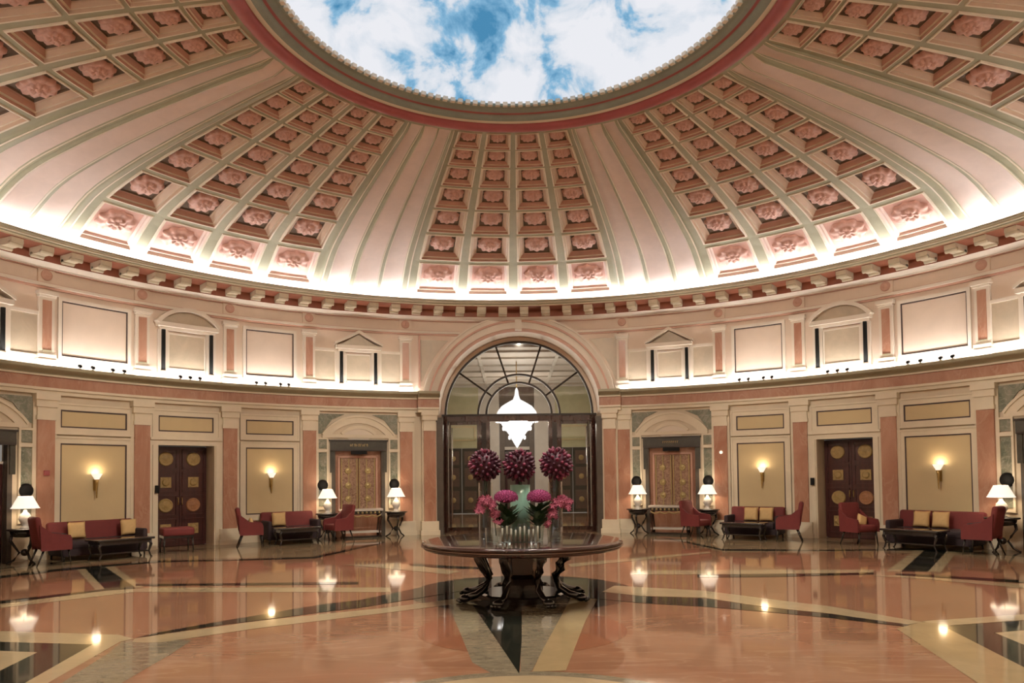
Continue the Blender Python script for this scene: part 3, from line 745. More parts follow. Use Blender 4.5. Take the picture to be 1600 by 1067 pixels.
# painted and back-lit sky above the oculus
m = bpy.data.materials.new('cloudy_sky_ceiling'); m.use_nodes = True
n = m.node_tree.nodes; l = m.node_tree.links; n.remove(n['Principled BSDF'])
tc = n.new('ShaderNodeTexCoord'); mp = n.new('ShaderNodeMapping'); mp.inputs['Scale'].default_value = (1.0, .7, 1); mp.inputs['Location'].default_value = (1.7, 3.2, 0)
l.new(tc.outputs['Object'], mp.inputs['Vector'])
t1 = n.new('ShaderNodeTexNoise'); t1.inputs['Scale'].default_value = .95; t1.inputs['Detail'].default_value = 9; t1.inputs['Roughness'].default_value = .55; t1.inputs['Distortion'].default_value = .35
l.new(mp.outputs['Vector'], t1.inputs['Vector'])
gr = n.new('ShaderNodeVectorMath'); gr.operation = 'LENGTH'; l.new(tc.outputs['Object'], gr.inputs[0])
mr = n.new('ShaderNodeMapRange'); mr.inputs['From Min'].default_value = 0.; mr.inputs['From Max'].default_value = 3.7; mr.inputs['To Min'].default_value = -.12; mr.inputs['To Max'].default_value = .12
l.new(gr.outputs['Value'], mr.inputs['Value'])
ad = n.new('ShaderNodeMath'); ad.operation = 'ADD'; l.new(t1.outputs['Fac'], ad.inputs[0]); l.new(mr.outputs['Result'], ad.inputs[1])
rp_ = n.new('ShaderNodeValToRGB'); e = rp_.color_ramp.elements
e[0].position = .465; e[0].color = (.075, .27, .48, 1); e[1].position = .67; e[1].color = (.88, .89, .94, 1)
e2 = e.new(.535); e2.color = (.26, .50, .72, 1); e3 = e.new(.59); e3.color = (.72, .78, .86, 1)
l.new(ad.outputs[0], rp_.inputs['Fac'])
em = n.new('ShaderNodeEmission'); em.inputs['Strength'].default_value = .60
l.new(rp_.outputs['Color'], em.inputs['Color']); l.new(em.outputs[0], n['Material Output'].inputs['Surface'])
b = MB(); b.lathe([(3.66, 9.23), (3.4, 9.32), (2.8, 9.5), (2.0, 9.68), (1.0, 9.8), (.001, 9.84)], m, 0, 360, seg=72)
o = b.build('ceiling_sky', kind='structure')

# ---------------------------------------------------------------- arched window and doors in the great arch
win = empty('window_1', (AX, 0, 0), kind='structure')
YW = 13.42
def flat_arc(b, r0, r1, y0, y1, m, t0=0, t1=180, zc=ZS, n=36):
    vs = []
    for i in range(n + 1):
        t = rad(t0 + (t1 - t0) * i / n)
        for rr, y in ((r0, y0), (r0, y1), (r1, y1), (r1, y0)): vs.append((rr * math.cos(t), y, zc + rr * math.sin(t)))
    fs = []
    for i in range(n):
        k = 4 * i
        for j in range(4): fs.append((k + j, k + (j + 1) % 4, k + 4 + (j + 1) % 4, k + 4 + j))
    b.add(vs, fs + [(0, 1, 2, 3), (4 * n + 3, 4 * n + 2, 4 * n + 1, 4 * n)], m)
b = MB(); flat_arc(b, 2.40, 2.47, YW - .06, YW + .05, BRONZE); flat_arc(b, 2.47, 2.60, YW - .02, YW + .05, PLAST); b.build('window_frame', win)
b = MB(); flat_arc(b, 1.32, 1.39, YW - .04, YW + .04, BRONZE); b.build('inner_arch', win)
b = MB(); flat_arc(b, 1.05, 1.12, YW - .04, YW + .04, BRONZE); b.build('inner_arch', win)
for t in (36, 72, 108, 144):
    b = MB(); c_, s_ = math.cos(rad(t)), math.sin(rad(t)); b.tube([(1.07 * c_, YW, ZS + 1.07 * s_), (2.44 * c_, YW, ZS + 2.44 * s_)], .034, BRONZE, n=6); b.build('mullion', win)
b = MB(); b.box(-2.55, 2.55, YW - .12, YW + .12, 3.60, 3.82, MAHOG); b.box(-2.55, 2.55, YW - .16, YW + .12, 3.78, 3.84, BRONZE); b.build('transom', win)
b = MB(); n = 30
b.add([(0, YW, ZS)] + [(2.43 * math.cos(PI * i / n), YW, ZS + 2.43 * math.sin(PI * i / n)) for i in range(n + 1)], [(0, i + 1, i + 2) for i in range(n)], PANE); b.build('pane', win)
dn += 1
gd = empty('door_%d' % dn, (AX, 0, 0), kind='structure')
for sx in (-1, 1):
    x0, x1 = sorted((sx * 2.40, sx * 2.59)); b = MB(); b.box(x0, x1, 12.02, 12.30, .0, 3.62, GREYPOST); b.box(x0 - .02, x1 + .01, 11.99, 12.33, 0, .2, GREYPOST); b.box(x0 - .02, x1 + .01, 12.00, 12.32, 3.5, 3.64, GREYPOST); o = b.build('outer_post', gd); o['label'] = 'grey bronze outer post'
    x0, x1 = sorted((sx * 2.30, sx * 2.52)); b = MB(); b.box(x0, x1, 12.70, 13.3, .0, 3.60, MAHOG); b.box(x0 - .02, x1 + .02, 12.67, 13.3, 0, .16, MAHOG); b.build('jamb_post', gd)
    x0, x1 = sorted((sx * .97, sx * 1.36)); b = MB(); b.box(x0, x1, YW - .16, YW + .16, 0, 3.6, MAHOG); b.box(x0 + .12, x1 - .12, YW - .2, YW - .15, .1, 3.55, BRONZE); b.build('inner_post', gd)
    x0, x1 = sorted((sx * 1.36, sx * 2.30)); b = MB()
    b.box(x0, x1, YW - .02, YW + .02, 0, .12, MAHOG); b.box(x0, x1, YW - .02, YW + .02, 3.5, 3.6, MAHOG); b.box(x0, x0 + .04, YW - .02, YW + .02, .12, 3.5, MAHOG); b.box(x1 - .04, x1, YW - .02, YW + .02, .12, 3.5, MAHOG)
    lf = b.build('glass_leaf', gd)
    b = MB(); b.box(x0 + .04, x1 - .04, YW - .005, YW + .005, .12, 3.5, PANE); b.build('pane', lf)
    xs = sx * 2.22; b = MB(); b.tube([(xs, YW - .1, .25), (xs, YW - .1, 3.4)], .018, CHROME, n=8); b.tube([(xs, YW - .1, .3), (xs, YW, .3)], .012, CHROME, n=6); b.tube([(xs, YW - .1, 3.3), (xs, YW, 3.3)], .012, CHROME, n=6); o = b.build('pull_bar', lf); o['label'] = 'full height chrome pull bar'

# ---------------------------------------------------------------- hall beyond the arch
HX = AX
b = MB(); b.box(HX - 4.9, HX - 1.85, 24.3, 24.5, 3.15, 6.1, HALLG); b.box(HX + 1.85, HX + 4.9, 24.3, 24.5, 3.15, 6.1, HALLG)
b.box(HX - 1.85, HX - .85, 24.3, 24.5, 0, 6.1, HALLW); b.box(HX + .85, HX + 1.85, 24.3, 24.5, 0, 6.1, HALLW)
b.box(HX - 4.9, HX - 3.5, 24.3, 24.5, 0, 3.15, HALLG); b.box(HX + 3.5, HX + 4.9, 24.3, 24.5, 0, 3.15, HALLG)
b.box(HX - .85, HX + .85, 24.3, 24.5, 5.3, 6.1, HALLB)
wb = b.build('wall_hall_back', kind='structure')
for sx in (-1, 1):
    b = MB(); x0, x1 = sorted((HX + sx * 2.0, HX + sx * 3.35)); b.cbox
    for q in ((x0, x1, 3.5, 3.56), (x0, x1, 4.14, 4.2), (x0, x0 + .06, 3.5, 4.2), (x1 - .06, x1, 3.5, 4.2)): b.box(q[0], q[1], 24.24, 24.3, q[2], q[3], YEL)
    b.build('panel_moulding', wb)
    b = MB(); x0, x1 = sorted((HX + sx * 4.9, HX + sx * 5.1)); b.box(x0, x1, 13.6, 24.5, 0, 6.1, HALLG)
    for yy in (14.5, 17.0, 19.5, 22.0):
        for q in ((yy, yy + 1.8, 3.5, 3.56), (yy, yy + 1.8, 4.9, 4.96)): b.box(x0 - .03 * sx, x1 - .03 * sx, q[0], q[1], q[2], q[3], HALLW)
    b.build('wall_hall_' + ('left' if sx < 0 else 'right'), kind='structure')
b = MB(); b.box(HX - 5.1, HX + 5.1, 13.6, 24.5, 6.1, 6.2, HALLP)
for yy in (14.2, 15.6, 17.4, 19.0, 20.6, 22.4, 23.8): b.box(HX - 4.9, HX + 4.9, yy, yy + .14, 6.03, 6.1, HALLW)
for xx in (-3.2, -1.4, 1.4, 3.2): b.box(HX + xx - .06, HX + xx + .06, 13.6, 24.4, 6.04, 6.1, HALLW)
b.build('ceiling_hall', kind='structure')
b = MB()       # front closure of the hall beside the arch
b.box(HX - 5.1, HX - 2.58, 13.5, 13.62, 0, 6.3, HALLG); b.box(HX + 2.58, HX + 5.1, 13.5, 13.62, 0, 6.3, HALLG); b.build('wall_hall_front', kind='structure')
for sx in (-1, 1):
    dn += 1
    r_ = empty('door_%d' % dn, (HX + sx * 2.67, 24.4, 0), kind='structure')
    for s2 in (-1, 1):
        b = MB(); x0, x1 = sorted((s2 * .01, s2 * .82)); b.box(x0, x1, .0, .06, 0.02, 3.14, BLK)
        for z0, z1 in ((.2, 1.1), (1.3, 2.2), (2.35, 3.0)): b.box(x0 + .12, x1 - .12, -.02, .0, z0, z1, WOODD)
        lf = b.build('door_leaf', r_)
        for z in (.65, 1.75, 2.65):
            g = MB(); g.lathe([(.001, .03), (.09, .03), (.13, 0)], GOLDP, seg=14, M=Matrix.Translation(((x0 + x1) / 2, -.02, z)) @ Matrix.Rotation(PI / 2, 4, 'X')); g.build('medallion', lf)
dn += 1
r_ = empty('door_%d' % dn, (HX, 24.5, 0), kind='structure')
b = MB(); b.box(-.84, .84, .3, .36, 0, 5.3, HALLB); b.box(-.84, -.6, .0, .3, 0, 5.3, HALLB); b.box(.6, .84, 0, .3, 0, 5.3, HALLB); b.box(-.6, .6, -.05, .02, 3.05, 3.2, HALLW); b.build('door_surround', r_)
for s2 in (-1, 1):
    b = MB(); x0, x1 = sorted((s2 * .02, s2 * .58)); b.box(x0, x1, .2, .26, 0, 3.05, WOODD); b.box(x0 + .1, x1 - .1, .17, .2, .3, 2.8, HALLB); b.build('door_leaf', r_)
# chandelier
ch = empty('chandelier', (AX - .05, 16.6, 0)); tag(ch, 'large tiered crystal chandelier glowing in the hall beyond the great arch', 'chandelier')
b = MB(); b.tube([(0, 0, 6.1), (0, 0, 5.1)], .02, BRASS, n=6); b.build('chain', ch)
b = MB(); b.lathe([(.02, 5.1), (.06, 5.0), (.08, 4.82), (.14, 4.66), (.34, 4.55), (.58, 4.40), (.72, 4.22), (.78, 4.05), (.78, 3.96)], CRYS, seg=32); b.build('upper_tier', ch)
b = MB(); b.lathe([(.62, 3.9), (.58, 3.72), (.42, 3.5), (.26, 3.28), (.14, 3.05), (.05, 2.9), (.01, 2.84)], CRYS, seg=32); b.build('lower_tier', ch)
b = MB(); b.lathe([(.62, 3.9), (.80, 3.95), (.82, 3.99), (.74, 4.0)], BRASS, seg=32); b.build('rim', ch)
dr = MB()
for k, (rr, zz, cnt) in enumerate(((.78, 3.92, 30), (.52, 3.62, 22), (.30, 3.28, 14))):
    for i in range(cnt):
        q = 2 * PI * i / cnt; dr.sphere((rr * math.cos(q), rr * math.sin(q), zz - .05), .035, CRYD, nu=6, nv=4, sc=(1, 1, 2.2))
o = dr.build('crystal_drops', ch); o['kind'] = 'stuff'

# ---------------------------------------------------------------- furniture prototypes
def leg_pts(x, y, z1, dx, dy, curl=.0): return [(x, y, z1), (x + dx * .3, y + dy * .3, z1 * .6), (x + dx, y + dy, 0)]
def make_armchair():
    r_ = empty('armchair')
    b = MB(); b.rbox(-.33, .33, -.34, .30, .30, .46, .06, REDF); b.build('seat', r_)
    b = MB()
    M = Matrix.Translation((0, .30, .36)) @ Matrix.Rotation(rad(-12), 4, 'X')
    b.rbox(-.35, .35, -.06, .08, 0, .60, .06, REDF, M); b.build('backrest', r_)
    for sx in (-1, 1):
        b = MB(); x0, x1 = sorted((sx * .33, sx * .40))
        vs = []; 
        pr = [(.36, .30), (.40, .80), (.10, .62), (-.30, .58), (-.34, .50), (-.34, .30)]
        vs = [(x0, y, z) for y, z in pr] + [(x1, y, z) for y, z in pr]; nn = len(pr)
        b.add(vs, [tuple(range(nn)), tuple(range(2 * nn - 1, nn - 1, -1))] + [(i, (i + 1) % nn, nn + (i + 1) % nn, nn + i) for i in range(nn)], REDF)
        b.build('arm', r_)
    for sx in (-1, 1):
        b = MB(); b.tube([(sx * .31, -.28, .31), (sx * .32, -.31, .15), (sx * .33, -.33, 0)], [.028, .022, .014], BLACKW); b.build('leg', r_)
        b = MB(); b.tube([(sx * .30, .28, .31), (sx * .31, .36, .15), (sx * .32, .44, 0)], [.028, .022, .014], BLACKW); b.build('leg', r_)
    return r_
def make_sofa(w):
    r_ = empty('sofa'); h = w / 2
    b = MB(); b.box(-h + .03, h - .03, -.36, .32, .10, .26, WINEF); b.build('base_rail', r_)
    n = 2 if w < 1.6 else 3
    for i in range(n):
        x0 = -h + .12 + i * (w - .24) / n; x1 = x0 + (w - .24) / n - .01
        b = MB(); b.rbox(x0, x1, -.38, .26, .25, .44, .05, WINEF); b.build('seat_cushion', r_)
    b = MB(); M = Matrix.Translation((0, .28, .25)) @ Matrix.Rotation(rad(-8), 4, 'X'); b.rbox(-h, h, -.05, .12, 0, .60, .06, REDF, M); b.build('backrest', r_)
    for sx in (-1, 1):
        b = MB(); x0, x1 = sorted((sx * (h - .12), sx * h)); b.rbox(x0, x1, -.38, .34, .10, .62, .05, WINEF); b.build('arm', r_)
        for y in (-.32, .30): b = MB(); b.tube([(sx * (h - .07), y, .12), (sx * (h - .06), y, 0)], [.025, .018], BLACKW); b.build('leg', r_)
    return r_
def make_table(w, d=.62):
    r_ = empty('coffee_table'); h = w / 2
    b = MB(); b.rbox(-h, h, -d / 2, d / 2, .42, .47, .02, BLACKW); b.build('tabletop', r_)
    b = MB(); b.box(-h + .06, h - .06, -d / 2 + .05, d / 2 - .05, .34, .42, BLACKW); b.build('apron', r_)
    for sx in (-1, 1):
        for sy in (-1, 1):
            b = MB(); x, y = sx * (h - .1), sy * (d / 2 - .08)
            b.tube([(x, y, .40), (x + sx * .04, y, .30), (x - sx * .01, y, .14), (x + sx * .03, y, .03), (x + sx * .05, y, 0)], [.035, .035, .02, .018, .03], BLACKW); b.build('leg', r_)
    b = MB(); b.box(-h + .12, h - .12, -d / 2 + .1, d / 2 - .1, .13, .16, BLACKW); b.build('lower_shelf', r_)
    return r_
def make_cushion():
    b = MB()
    n = 10; vs = []; hw = .20
    for sgn in (-1, 1):
        for i in range(n + 1):
            for j in range(n + 1):
                u, v = -1 + 2 * i / n, -1 + 2 * j / n
                th = .075 * (max(0, (1 - u ** 4)) * max(0, (1 - v ** 4))) ** .5
                pin = 1 - .06 * (1 - u * u) * abs(v) - .06 * (1 - v * v) * abs(u)
                vs.append((u * hw * pin, sgn * th, v * hw * pin))
    fs = []
    for s_ in (0, 1):
        o = s_ * (n + 1) ** 2
        for i in range(n):
            for j in range(n): k = o + i * (n + 1) + j; fs.append((k, k + 1, k + n + 2, k + n + 1))
    b.add(vs, fs, CUSH, True)
    return b.build('cushion')
def make_lamp():
    r_ = empty('table_lamp')
    b = MB(); b.lathe([(.001, 0), (.10, 0), (.10, .02), (.05, .05), (.09, .12), (.125, .2), (.10, .3), (.04, .36), (.03, .40), (.001, .40)], CERAM, seg=20); b.build('base', r_)
    b = MB(); b.tube([(0, 0, .38), (0, 0, .55)], .008, BRASS, n=6); b.build('stem', r_)
    b = MB(); b.lathe([(.27, .44), (.14, .70)], SHADE, seg=28); b.lathe([(.275, .435), (.275, .45)], SHADE, seg=28); b.build('lamp_shade', r_)
    b = MB(); b.sphere((0, 0, .54), .04, BULB, nu=8, nv=6); b.build('bulb', r_)
    return r_
def make_pedestal():
    r_ = empty('side_table')
    b = MB(); b.lathe([(.001, .72), (.33, .72), (.35, .735), (.35, .75), (.33, .765), (.001, .765)], BLACKW, seg=28); b.build('tabletop', r_)
    b = MB(); b.lathe([(.001, .56), (.20, .58), (.27, .64), (.29, .72), (.001, .72)], BLACKW, seg=28); b.build('apron', r_)
    for i in range(3):
        q = rad(30 + 120 * i); c_, s_ = math.cos(q), math.sin(q)
        b = MB(); b.tube([(rr * c_, rr * s_, z) for rr, z in ((.24, .62), (.26, .50), (.16, .34), (.10, .24), (.20, .08), (.30, .02), (.33, .0))], [.035, .032, .026, .024, .022, .022, .02], BLACKW); b.build('leg', r_)
    b = MB(); b.sphere((0, 0, .24), .08, BLACKW, nu=10, nv=6); b.build('hub', r_)
    return r_
def make_console():
    r_ = empty('console_table')
    b = MB(); b.box(-.62, .62, -.2, .2, .80, .86, HALLW); b.build('tabletop', r_)
    b = MB(); b.box(-.58, .58, -.18, .18, .70, .80, BLACKW)
    b.build('apron', r_)
    b = MB()
    pts = []
    for i in range(41):
        x = -.55 + 1.1 * i / 40; pts.append((x, -.20, .68 - .05 * abs(math.sin(i * PI / 10)) ))
    b.tube(pts, .022, GOLDL, n=6)
    for i in range(9): b.sphere((-.5 + i * .125, -.19, .75), .035, GOLDL, nu=8, nv=5)
    b.build('carved_swag', r_)
    for sx in (-1, 1):
        for y in (-.15, .15):
            b = MB(); b.tube([(sx * .52, y, .72), (sx * .57, y, .60), (sx * .53, y, .35), (sx * .51, y, .16), (sx * .54, y, 0)], [.05, .045, .03, .028, .035], MAHOG); b.build('leg', r_)
    b = MB(); b.box(-.56, .56, -.17, .17, .15, .20, HALLW); b.box(-.58, .58, -.18, .18, .0, .06, BLACKW); b.build('lower_shelf', r_)
    return r_
def make_sconce():
    r_ = empty('wall_sconce')
    b = MB(); b.box(-.04, .04, -.02, .0, -.25, .02, BRASS); b.build('backplate', r_)
    b = MB(); b.lathe([(.001, -.44), (.012, -.42), (.02, -.3), (.035, -.06), (.05, .02), (.001, .02)], BRASS, seg=16, M=Matrix.Translation((0, -.10, 0))); b.build('stem', r_)
    b = MB(); b.lathe([(.045, .0), (.07, .05), (.11, .12), (.125, .15)], SHADE, seg=20, M=Matrix.Translation((0, -.10, 0.01))); b.build('glass_bowl', r_)
    b = MB(); b.sphere((0, -.10, .08), .035, BULB, nu=8, nv=6); b.build('bulb', r_)
    return r_

def make_stool():
    r_ = empty('stool')
    b = MB(); b.rbox(-.36, .36, -.30, .30, .42, .62, .05, REDF); b.build('seat', r_)
    b = MB(); b.box(-.34, .34, -.28, .28, .37, .43, BLACKW); b.build('rail', r_)
    for sx in (-1, 1):
        for y in (-.25, .25): b = MB(); b.tube([(sx * .31, y, .39), (sx * .33, y * 1.1, .2), (sx * .32, y * 1.15, 0)], [.028, .02, .016], BLACKW); b.build('leg', r_)
    return r_
stool0 = make_stool()
chair0 = make_armchair(); sofaL = make_sofa(1.95); sofaS = make_sofa(1.5); tabL = make_table(1.3); tabS = make_table(1.15)
cush0 = make_cushion(); lamp0 = make_lamp(); ped0 = make_pedestal(); con0 = make_console(); sc0 = make_sconce()
used = set()
def inst(proto):
    if proto.name in used: return copy_tree(proto)
    used.add(proto.name); return proto
GR = {'A-': (-55.5,), 'A+': (55.5,), 'B-': (-34.5,), 'B+': (34.5,)}
def put(proto, a, v, u, label, cat, group=None, turn=0., dz=0.):
    o = inst(proto); place(o, a, v, u, dz, turn); tag(o, label, cat, group); return o
wd = lambda a: ('far ' if abs(a) > 50 else '') + side(a)
spec = [  # angle, sofa, table, sofa u, table u, [(chair u, v, turn, label)], cushion offsets
    (-55.5, sofaL, tabL, -.15, -.10, [(-1.52, 1.45, 82, 'crimson armchair beside the lit lamp at the far left'), (1.32, 1.40, -72, 'crimson armchair in front of the left dark double door')], (-.62, .58)),
    (-34.5, sofaS, tabS, .42, .30, [(-.90, 1.50, 78, 'crimson armchair with a small cushion, right of the left dark double door'), (1.45, 1.55, -82, 'crimson armchair beside the left carved door and its console')], (.10, None)),
    (34.5, sofaS, tabS, -.05, -.08, [(-1.46, 1.35, 80, 'crimson armchair beside the right carved door and its console'), (1.05, 1.45, -78, 'crimson armchair left of the right dark double door')], (-.16, .26)),
    (55.5, sofaL, tabL, .14, .12, [(-1.24, 1.40, 75, 'crimson armchair with a small cushion, in front of the right double door'), (1.50, 1.45, -84, 'crimson armchair beside the lit lamp at the far right')], (-.18, .26)),
]
for a, sp, tp, us, ut, chairs, cus in spec:
    nm = ('far ' if abs(a) > 50 else 'near the arch on the ') + side(a)
    wh = 'at the far ' + side(a) if abs(a) > 50 else 'nearer the great arch on the ' + side(a)
    put(sp, a, .62, us, 'dark red sofa under a torch sconce, ' + wh, 'sofa', 'sofas against the round wall')
    put(tp, a, 1.50, ut, 'black lacquered coffee table before the sofa ' + wh, 'coffee table', 'black coffee tables')
    for u, v, tn, ds in chairs:
        if a == -55.5 and u > 0:
            put(stool0, a, v, u, 'low red cushioned stool in front of the left dark double door', 'stool', turn=rad(-20)); continue
        o = put(chair0, a, v, u, ds, 'armchair', 'crimson armchairs', turn=rad(tn)); o.scale = (.86, .82, 1.10)
    k = 0
    for cu in cus:
        if cu is None: continue
        k += 1
        o = inst(cush0); place(o, a, .545, cu, .645, 0); o.rotation_euler = (rad(-9), 0, -rad(a))
        w_ = 'only gold cushion' if cus[1] is None else ('left gold cushion of two' if k == 1 else 'right gold cushion of two')
        tag(o, '%s on the sofa %s' % (w_, wh), 'cushion', 'gold cushions')
for a, u, v, tn, ds in ((-34.5, -.88, 1.42, 78, 'small gold cushion on the armchair right of the left double door'), (55.5, -1.22, 1.33, 75, 'small gold cushion on the armchair in front of the right double door')):
    o = inst(cush0); place(o, a, v, u, .60, rad(tn)); o.rotation_euler = (rad(-16), rad(22), -rad(a) + rad(tn)); o.scale = (.75, .75, .75)
    tag(o, ds, 'cushion', 'gold cushions')
lampspots = [(-22.5, -1.0, 'left of the left carved door'), (-22.5, 1.04, 'between the left carved door and the great arch'), (22.5, -.96, 'between the great arch and the right carved door'), (22.5, 1.10, 'right of the right carved door'),
             (-67.5, .80, 'at the far left edge'), (67.5, -.96, 'at the far right edge')]
for a, u, ds in lampspots:
    put(ped0, a, .50, u, 'dark round side table under a lamp, ' + ds, 'side table', 'dark round side tables')
    put(lamp0, a, .50, u, 'lit table lamp with flared cream shade, ' + ds, 'lamp', 'cream table lamps', dz=.765)
for a, ds in ((-22.5, 'left'), (22.5, 'right')):
    put(con0, a, .42, 0, 'console table with gilt swags before the %s carved door' % ds, 'console table', 'console tables')
put(con0, -67.5, .45, -.45, 'console table with gilt swags at the far left edge', 'console table', 'console tables')
for a, ds in ((-55.5, 'big ochre panel at the far left'), (-34.5, 'smaller ochre panel on the left'), (34.5, 'smaller ochre panel on the right'), (55.5, 'big ochre panel at the far right')):
    put(sc0, a + (.2 if a > 0 else .1), .03, 0, 'lit brass torch sconce on the ' + ds, 'sconce', 'brass torch sconces', dz=1.80)
def black_disc():
    b = MB(); b.lathe([(.001, .09), (.08, .085), (.14, .06), (.165, .02), (.165, 0), (.001, 0)], BLK, seg=24, M=Matrix.Rotation(PI / 2, 4, 'X')); return b.build('wall_speaker')
bd = black_disc()
for a, s_, ds in ((-22.5, -1, 'left of the left carved door'), (-22.5, 1, 'right of the left carved door'), (22.5, -1, 'left of the right carved door'), (22.5, 1, 'right of the right carved door'), (-67.5, 1, 'at the far left edge above a lamp'), (67.5, -1, 'at the far right edge above a lamp')):
    o = inst(bd); p = polar(a + s_ * 4.98, R - .03, 1.58); o.location = p; o.rotation_euler = (0, 0, -rad(a + s_ * 4.98))
    tag(o, 'round black disc on the green marble panel ' + ds, 'speaker', 'round black wall discs')
def wallbit(name, a, z, w_, h_, d_, m, label, cat, off=.1):
    b = MB(); b.rbox(-w_ / 2, w_ / 2, -d_, 0, -h_ / 2, h_ / 2, .01, m); o = b.build(name); o.location = polar(a, R - off, z); o.rotation_euler = (0, 0, -rad(a)); tag(o, label, cat)
wallbit('card_reader', -48.62, 1.55, .10, .2, .05, BLK, 'small black box on the frame left of the left double door', 'card reader', .12)
wallbit('card_reader', 41.15, 1.55, .10, .2, .05, BLK, 'small black box on the frame left of the right double door', 'card reader', .12)
wallbit('fire_call_point', -60.7, 1.98, .12, .12, .05, RED, 'small dark red box on the far left pink pilaster', 'call point', .12)
b = MB(); b.sphere((0, -.04, 0), .05, SHADE, nu=12, nv=8); b.box(-.03, .03, -.02, 0, -.03, .03, BRASS); o = b.build('wall_light'); o.location = polar(29.4, R - .12, 2.42); o.rotation_euler = (0, 0, -rad(29.4)); tag(o, 'tiny round light on the pink pilaster right of the right carved door', 'light')
# spotlights standing on the lower cornice
b = MB(); b.box(-.04, .04, -.04, .04, 0, .02, BLK); b.tube([(0, 0, .02), (0, 0, .07)], .012, BLK, n=6); sp_ = b
def make_spot():
    r_ = empty('spotlight')
    sp_.build('bracket', r_)
    b = MB(); b.tube([(0, .06, .13), (0, -.06, .09)], [.055, .065], BLK, n=12); b.build('housing', r_)
    return r_
spot0 = make_spot()
ordn = ['first', 'second', 'third', 'fourth']
for c, k in BAYS:
    if k == 'small': continue
    offs = {'rectbig': (-2.3, -.9, 1.3, 2.6), 'rect': (-2.2, -1.0, 1.0, 2.1), 'door': (-1.3, -.1, 1.1)}[k]
    for i, d_ in enumerate(offs):
        o = inst(spot0); p = polar(c + d_, R - .33, 4.435); o.scale = (.62, .62, .62); o.location = p; o.rotation_euler = (0, 0, -rad(c + d_))
        wh = {'rectbig': 'the big blank panel on the far ' + side(c), 'rect': 'the smaller blank panel on the ' + side(c), 'door': 'the arched pediment on the ' + side(c)}[k]
        tag(o, 'small black cornice spotlight, %s from left under %s' % (ordn[i], wh), 'spotlight', 'spotlights on the cornice')

# ---------------------------------------------------------------- centre table and flowers
TX, TY = .04, .10
ct = empty('pedestal_table', (TX, TY, 0)); tag(ct, 'large round dark mahogany centre table with curved legs, carrying flowers', 'table')
b = MB(); b.lathe([(.001, .86), (1.40, .86), (1.455, .852), (1.47, .83), (1.455, .80), (1.43, .79), (1.45, .77), (1.43, .745), (1.36, .73), (.001, .73)], MAHOG, seg=72); b.build('tabletop', ct)
b = MB(); b.lathe([(1.462, .800), (1.474, .795), (1.474, .789), (1.45, .785)], BEAD, seg=72); o = b.build('edge_bead', ct); o['label'] = 'thin worn gilt bead'
b = MB(); b.lathe([(.26, .73), (.26, .66), (.22, .62), (.20, .36), (.26, .30), (.30, .22), (.30, .06)], BLACKW, seg=8, smooth=False); b.build('column', ct)
b = MB(); b.lathe([(.001, .10), (.62, .10), (.66, .08), (.66, .0), (.001, 0)], BLACKW, seg=8, smooth=False); b.build('plinth', ct)
for i in range(8):
    q = rad(22.5 + 45 * i); c_, s_ = math.cos(q), math.sin(q)
    b = MB()
    b.tube([(rr * c_, rr * s_, z) for rr, z in ((.70, .74), (.68, .62), (.60, .46), (.52, .32), (.58, .18), (.72, .10), (.86, .07))], [.07, .075, .065, .05, .05, .05, .05], BLACKW, n=10)
    lg = b.build('leg', ct)
    b = MB(); b.sphere((.90 * c_, .90 * s_, .06), .065, BLACKW, nu=10, nv=6, sc=(1.3, 1.3, .9))
    for t in (-1, 0, 1): b.sphere(((.98) * c_ - t * .05 * s_, (.98) * s_ + t * .05 * c_, .035), .03, BLACKW, nu=8, nv=5)
    b.build('paw_foot', lg)
ZT = .861
def vase(name, x, y, r, h, m, label, r2=None):
    b = MB(); r2 = r2 or r
    b.lathe([(.001, 0), (r, 0), (r2, h), (r2 - .006, h), (r - .006, .012), (.001, .012)], m, seg=24)
    o = b.build(name); o.location = (x, y, ZT); tag(o, label, 'vase'); return o
def bloom_mesh(m):
    b = MB()
    b.lathe([(.001, -.005), (.012, .0), (.022, .02), (.020, .04), (.008, .058), (.001, .062)], m, seg=7)
    return b
blD = None; blL = None
def ball(x, z0, label, share, rad_=.225):
    r_ = empty('flower_ball', (x, .12, z0)); tag(r_, label, 'flowers', 'balls of plum flowers')
    b = MB(); b.sphere((0, 0, 0), rad_ * .80, PURP, nu=16, nv=12); b.build('foliage_core', r_)
    b = MB(); b.tube([(0, 0, -rad_ * .6), (0, 0, -.55)], .012, LEAF, n=6); b.tube([(.03, 0, -rad_ * .6), (.02, .01, -.55)], .01, LEAF, n=6); b.build('stems', r_)
    global blD, blL
    N = 98
    rnd = random.Random(int(x * 100))
    for i in range(N):
        zz = 1 - 2 * (i + .5) / N; rr = math.sqrt(1 - zz * zz); ph = i * 2.39996
        d = Vector((rr * math.cos(ph), rr * math.sin(ph), zz))
        light = rnd.random() < share
        if light:
            if blL is None: blL = bloom_mesh(PURPL).build('blossom', r_); q = blL
            else: q = blL.copy(); COL.objects.link(q); q.parent = r_
        else:
            if blD is None: blD = bloom_mesh(PURP).build('blossom', r_); q = blD
            else: q = blD.copy(); COL.objects.link(q); q.parent = r_
        s_ = rnd.uniform(1.0, 1.35)
        q.matrix_local = Matrix.Translation(d * rad_ * rnd.uniform(.78, .86)) @ d.to_track_quat('Z', 'Y').to_matrix().to_4x4() @ Matrix.Diagonal((s_, s_, s_, 1))
vase('glass_vase', -.49, .12, .105, .84, GLASS, 'tall clear glass cylinder vase under the left ball of plum flowers')
vase('glass_vase', .02, .16, .15, .80, TEAL, 'tall pale teal glass vase under the middle ball of plum flowers')
vase('glass_vase', .54, .12, .105, .84, GLASS, 'tall clear glass cylinder vase under the right ball of plum flowers')
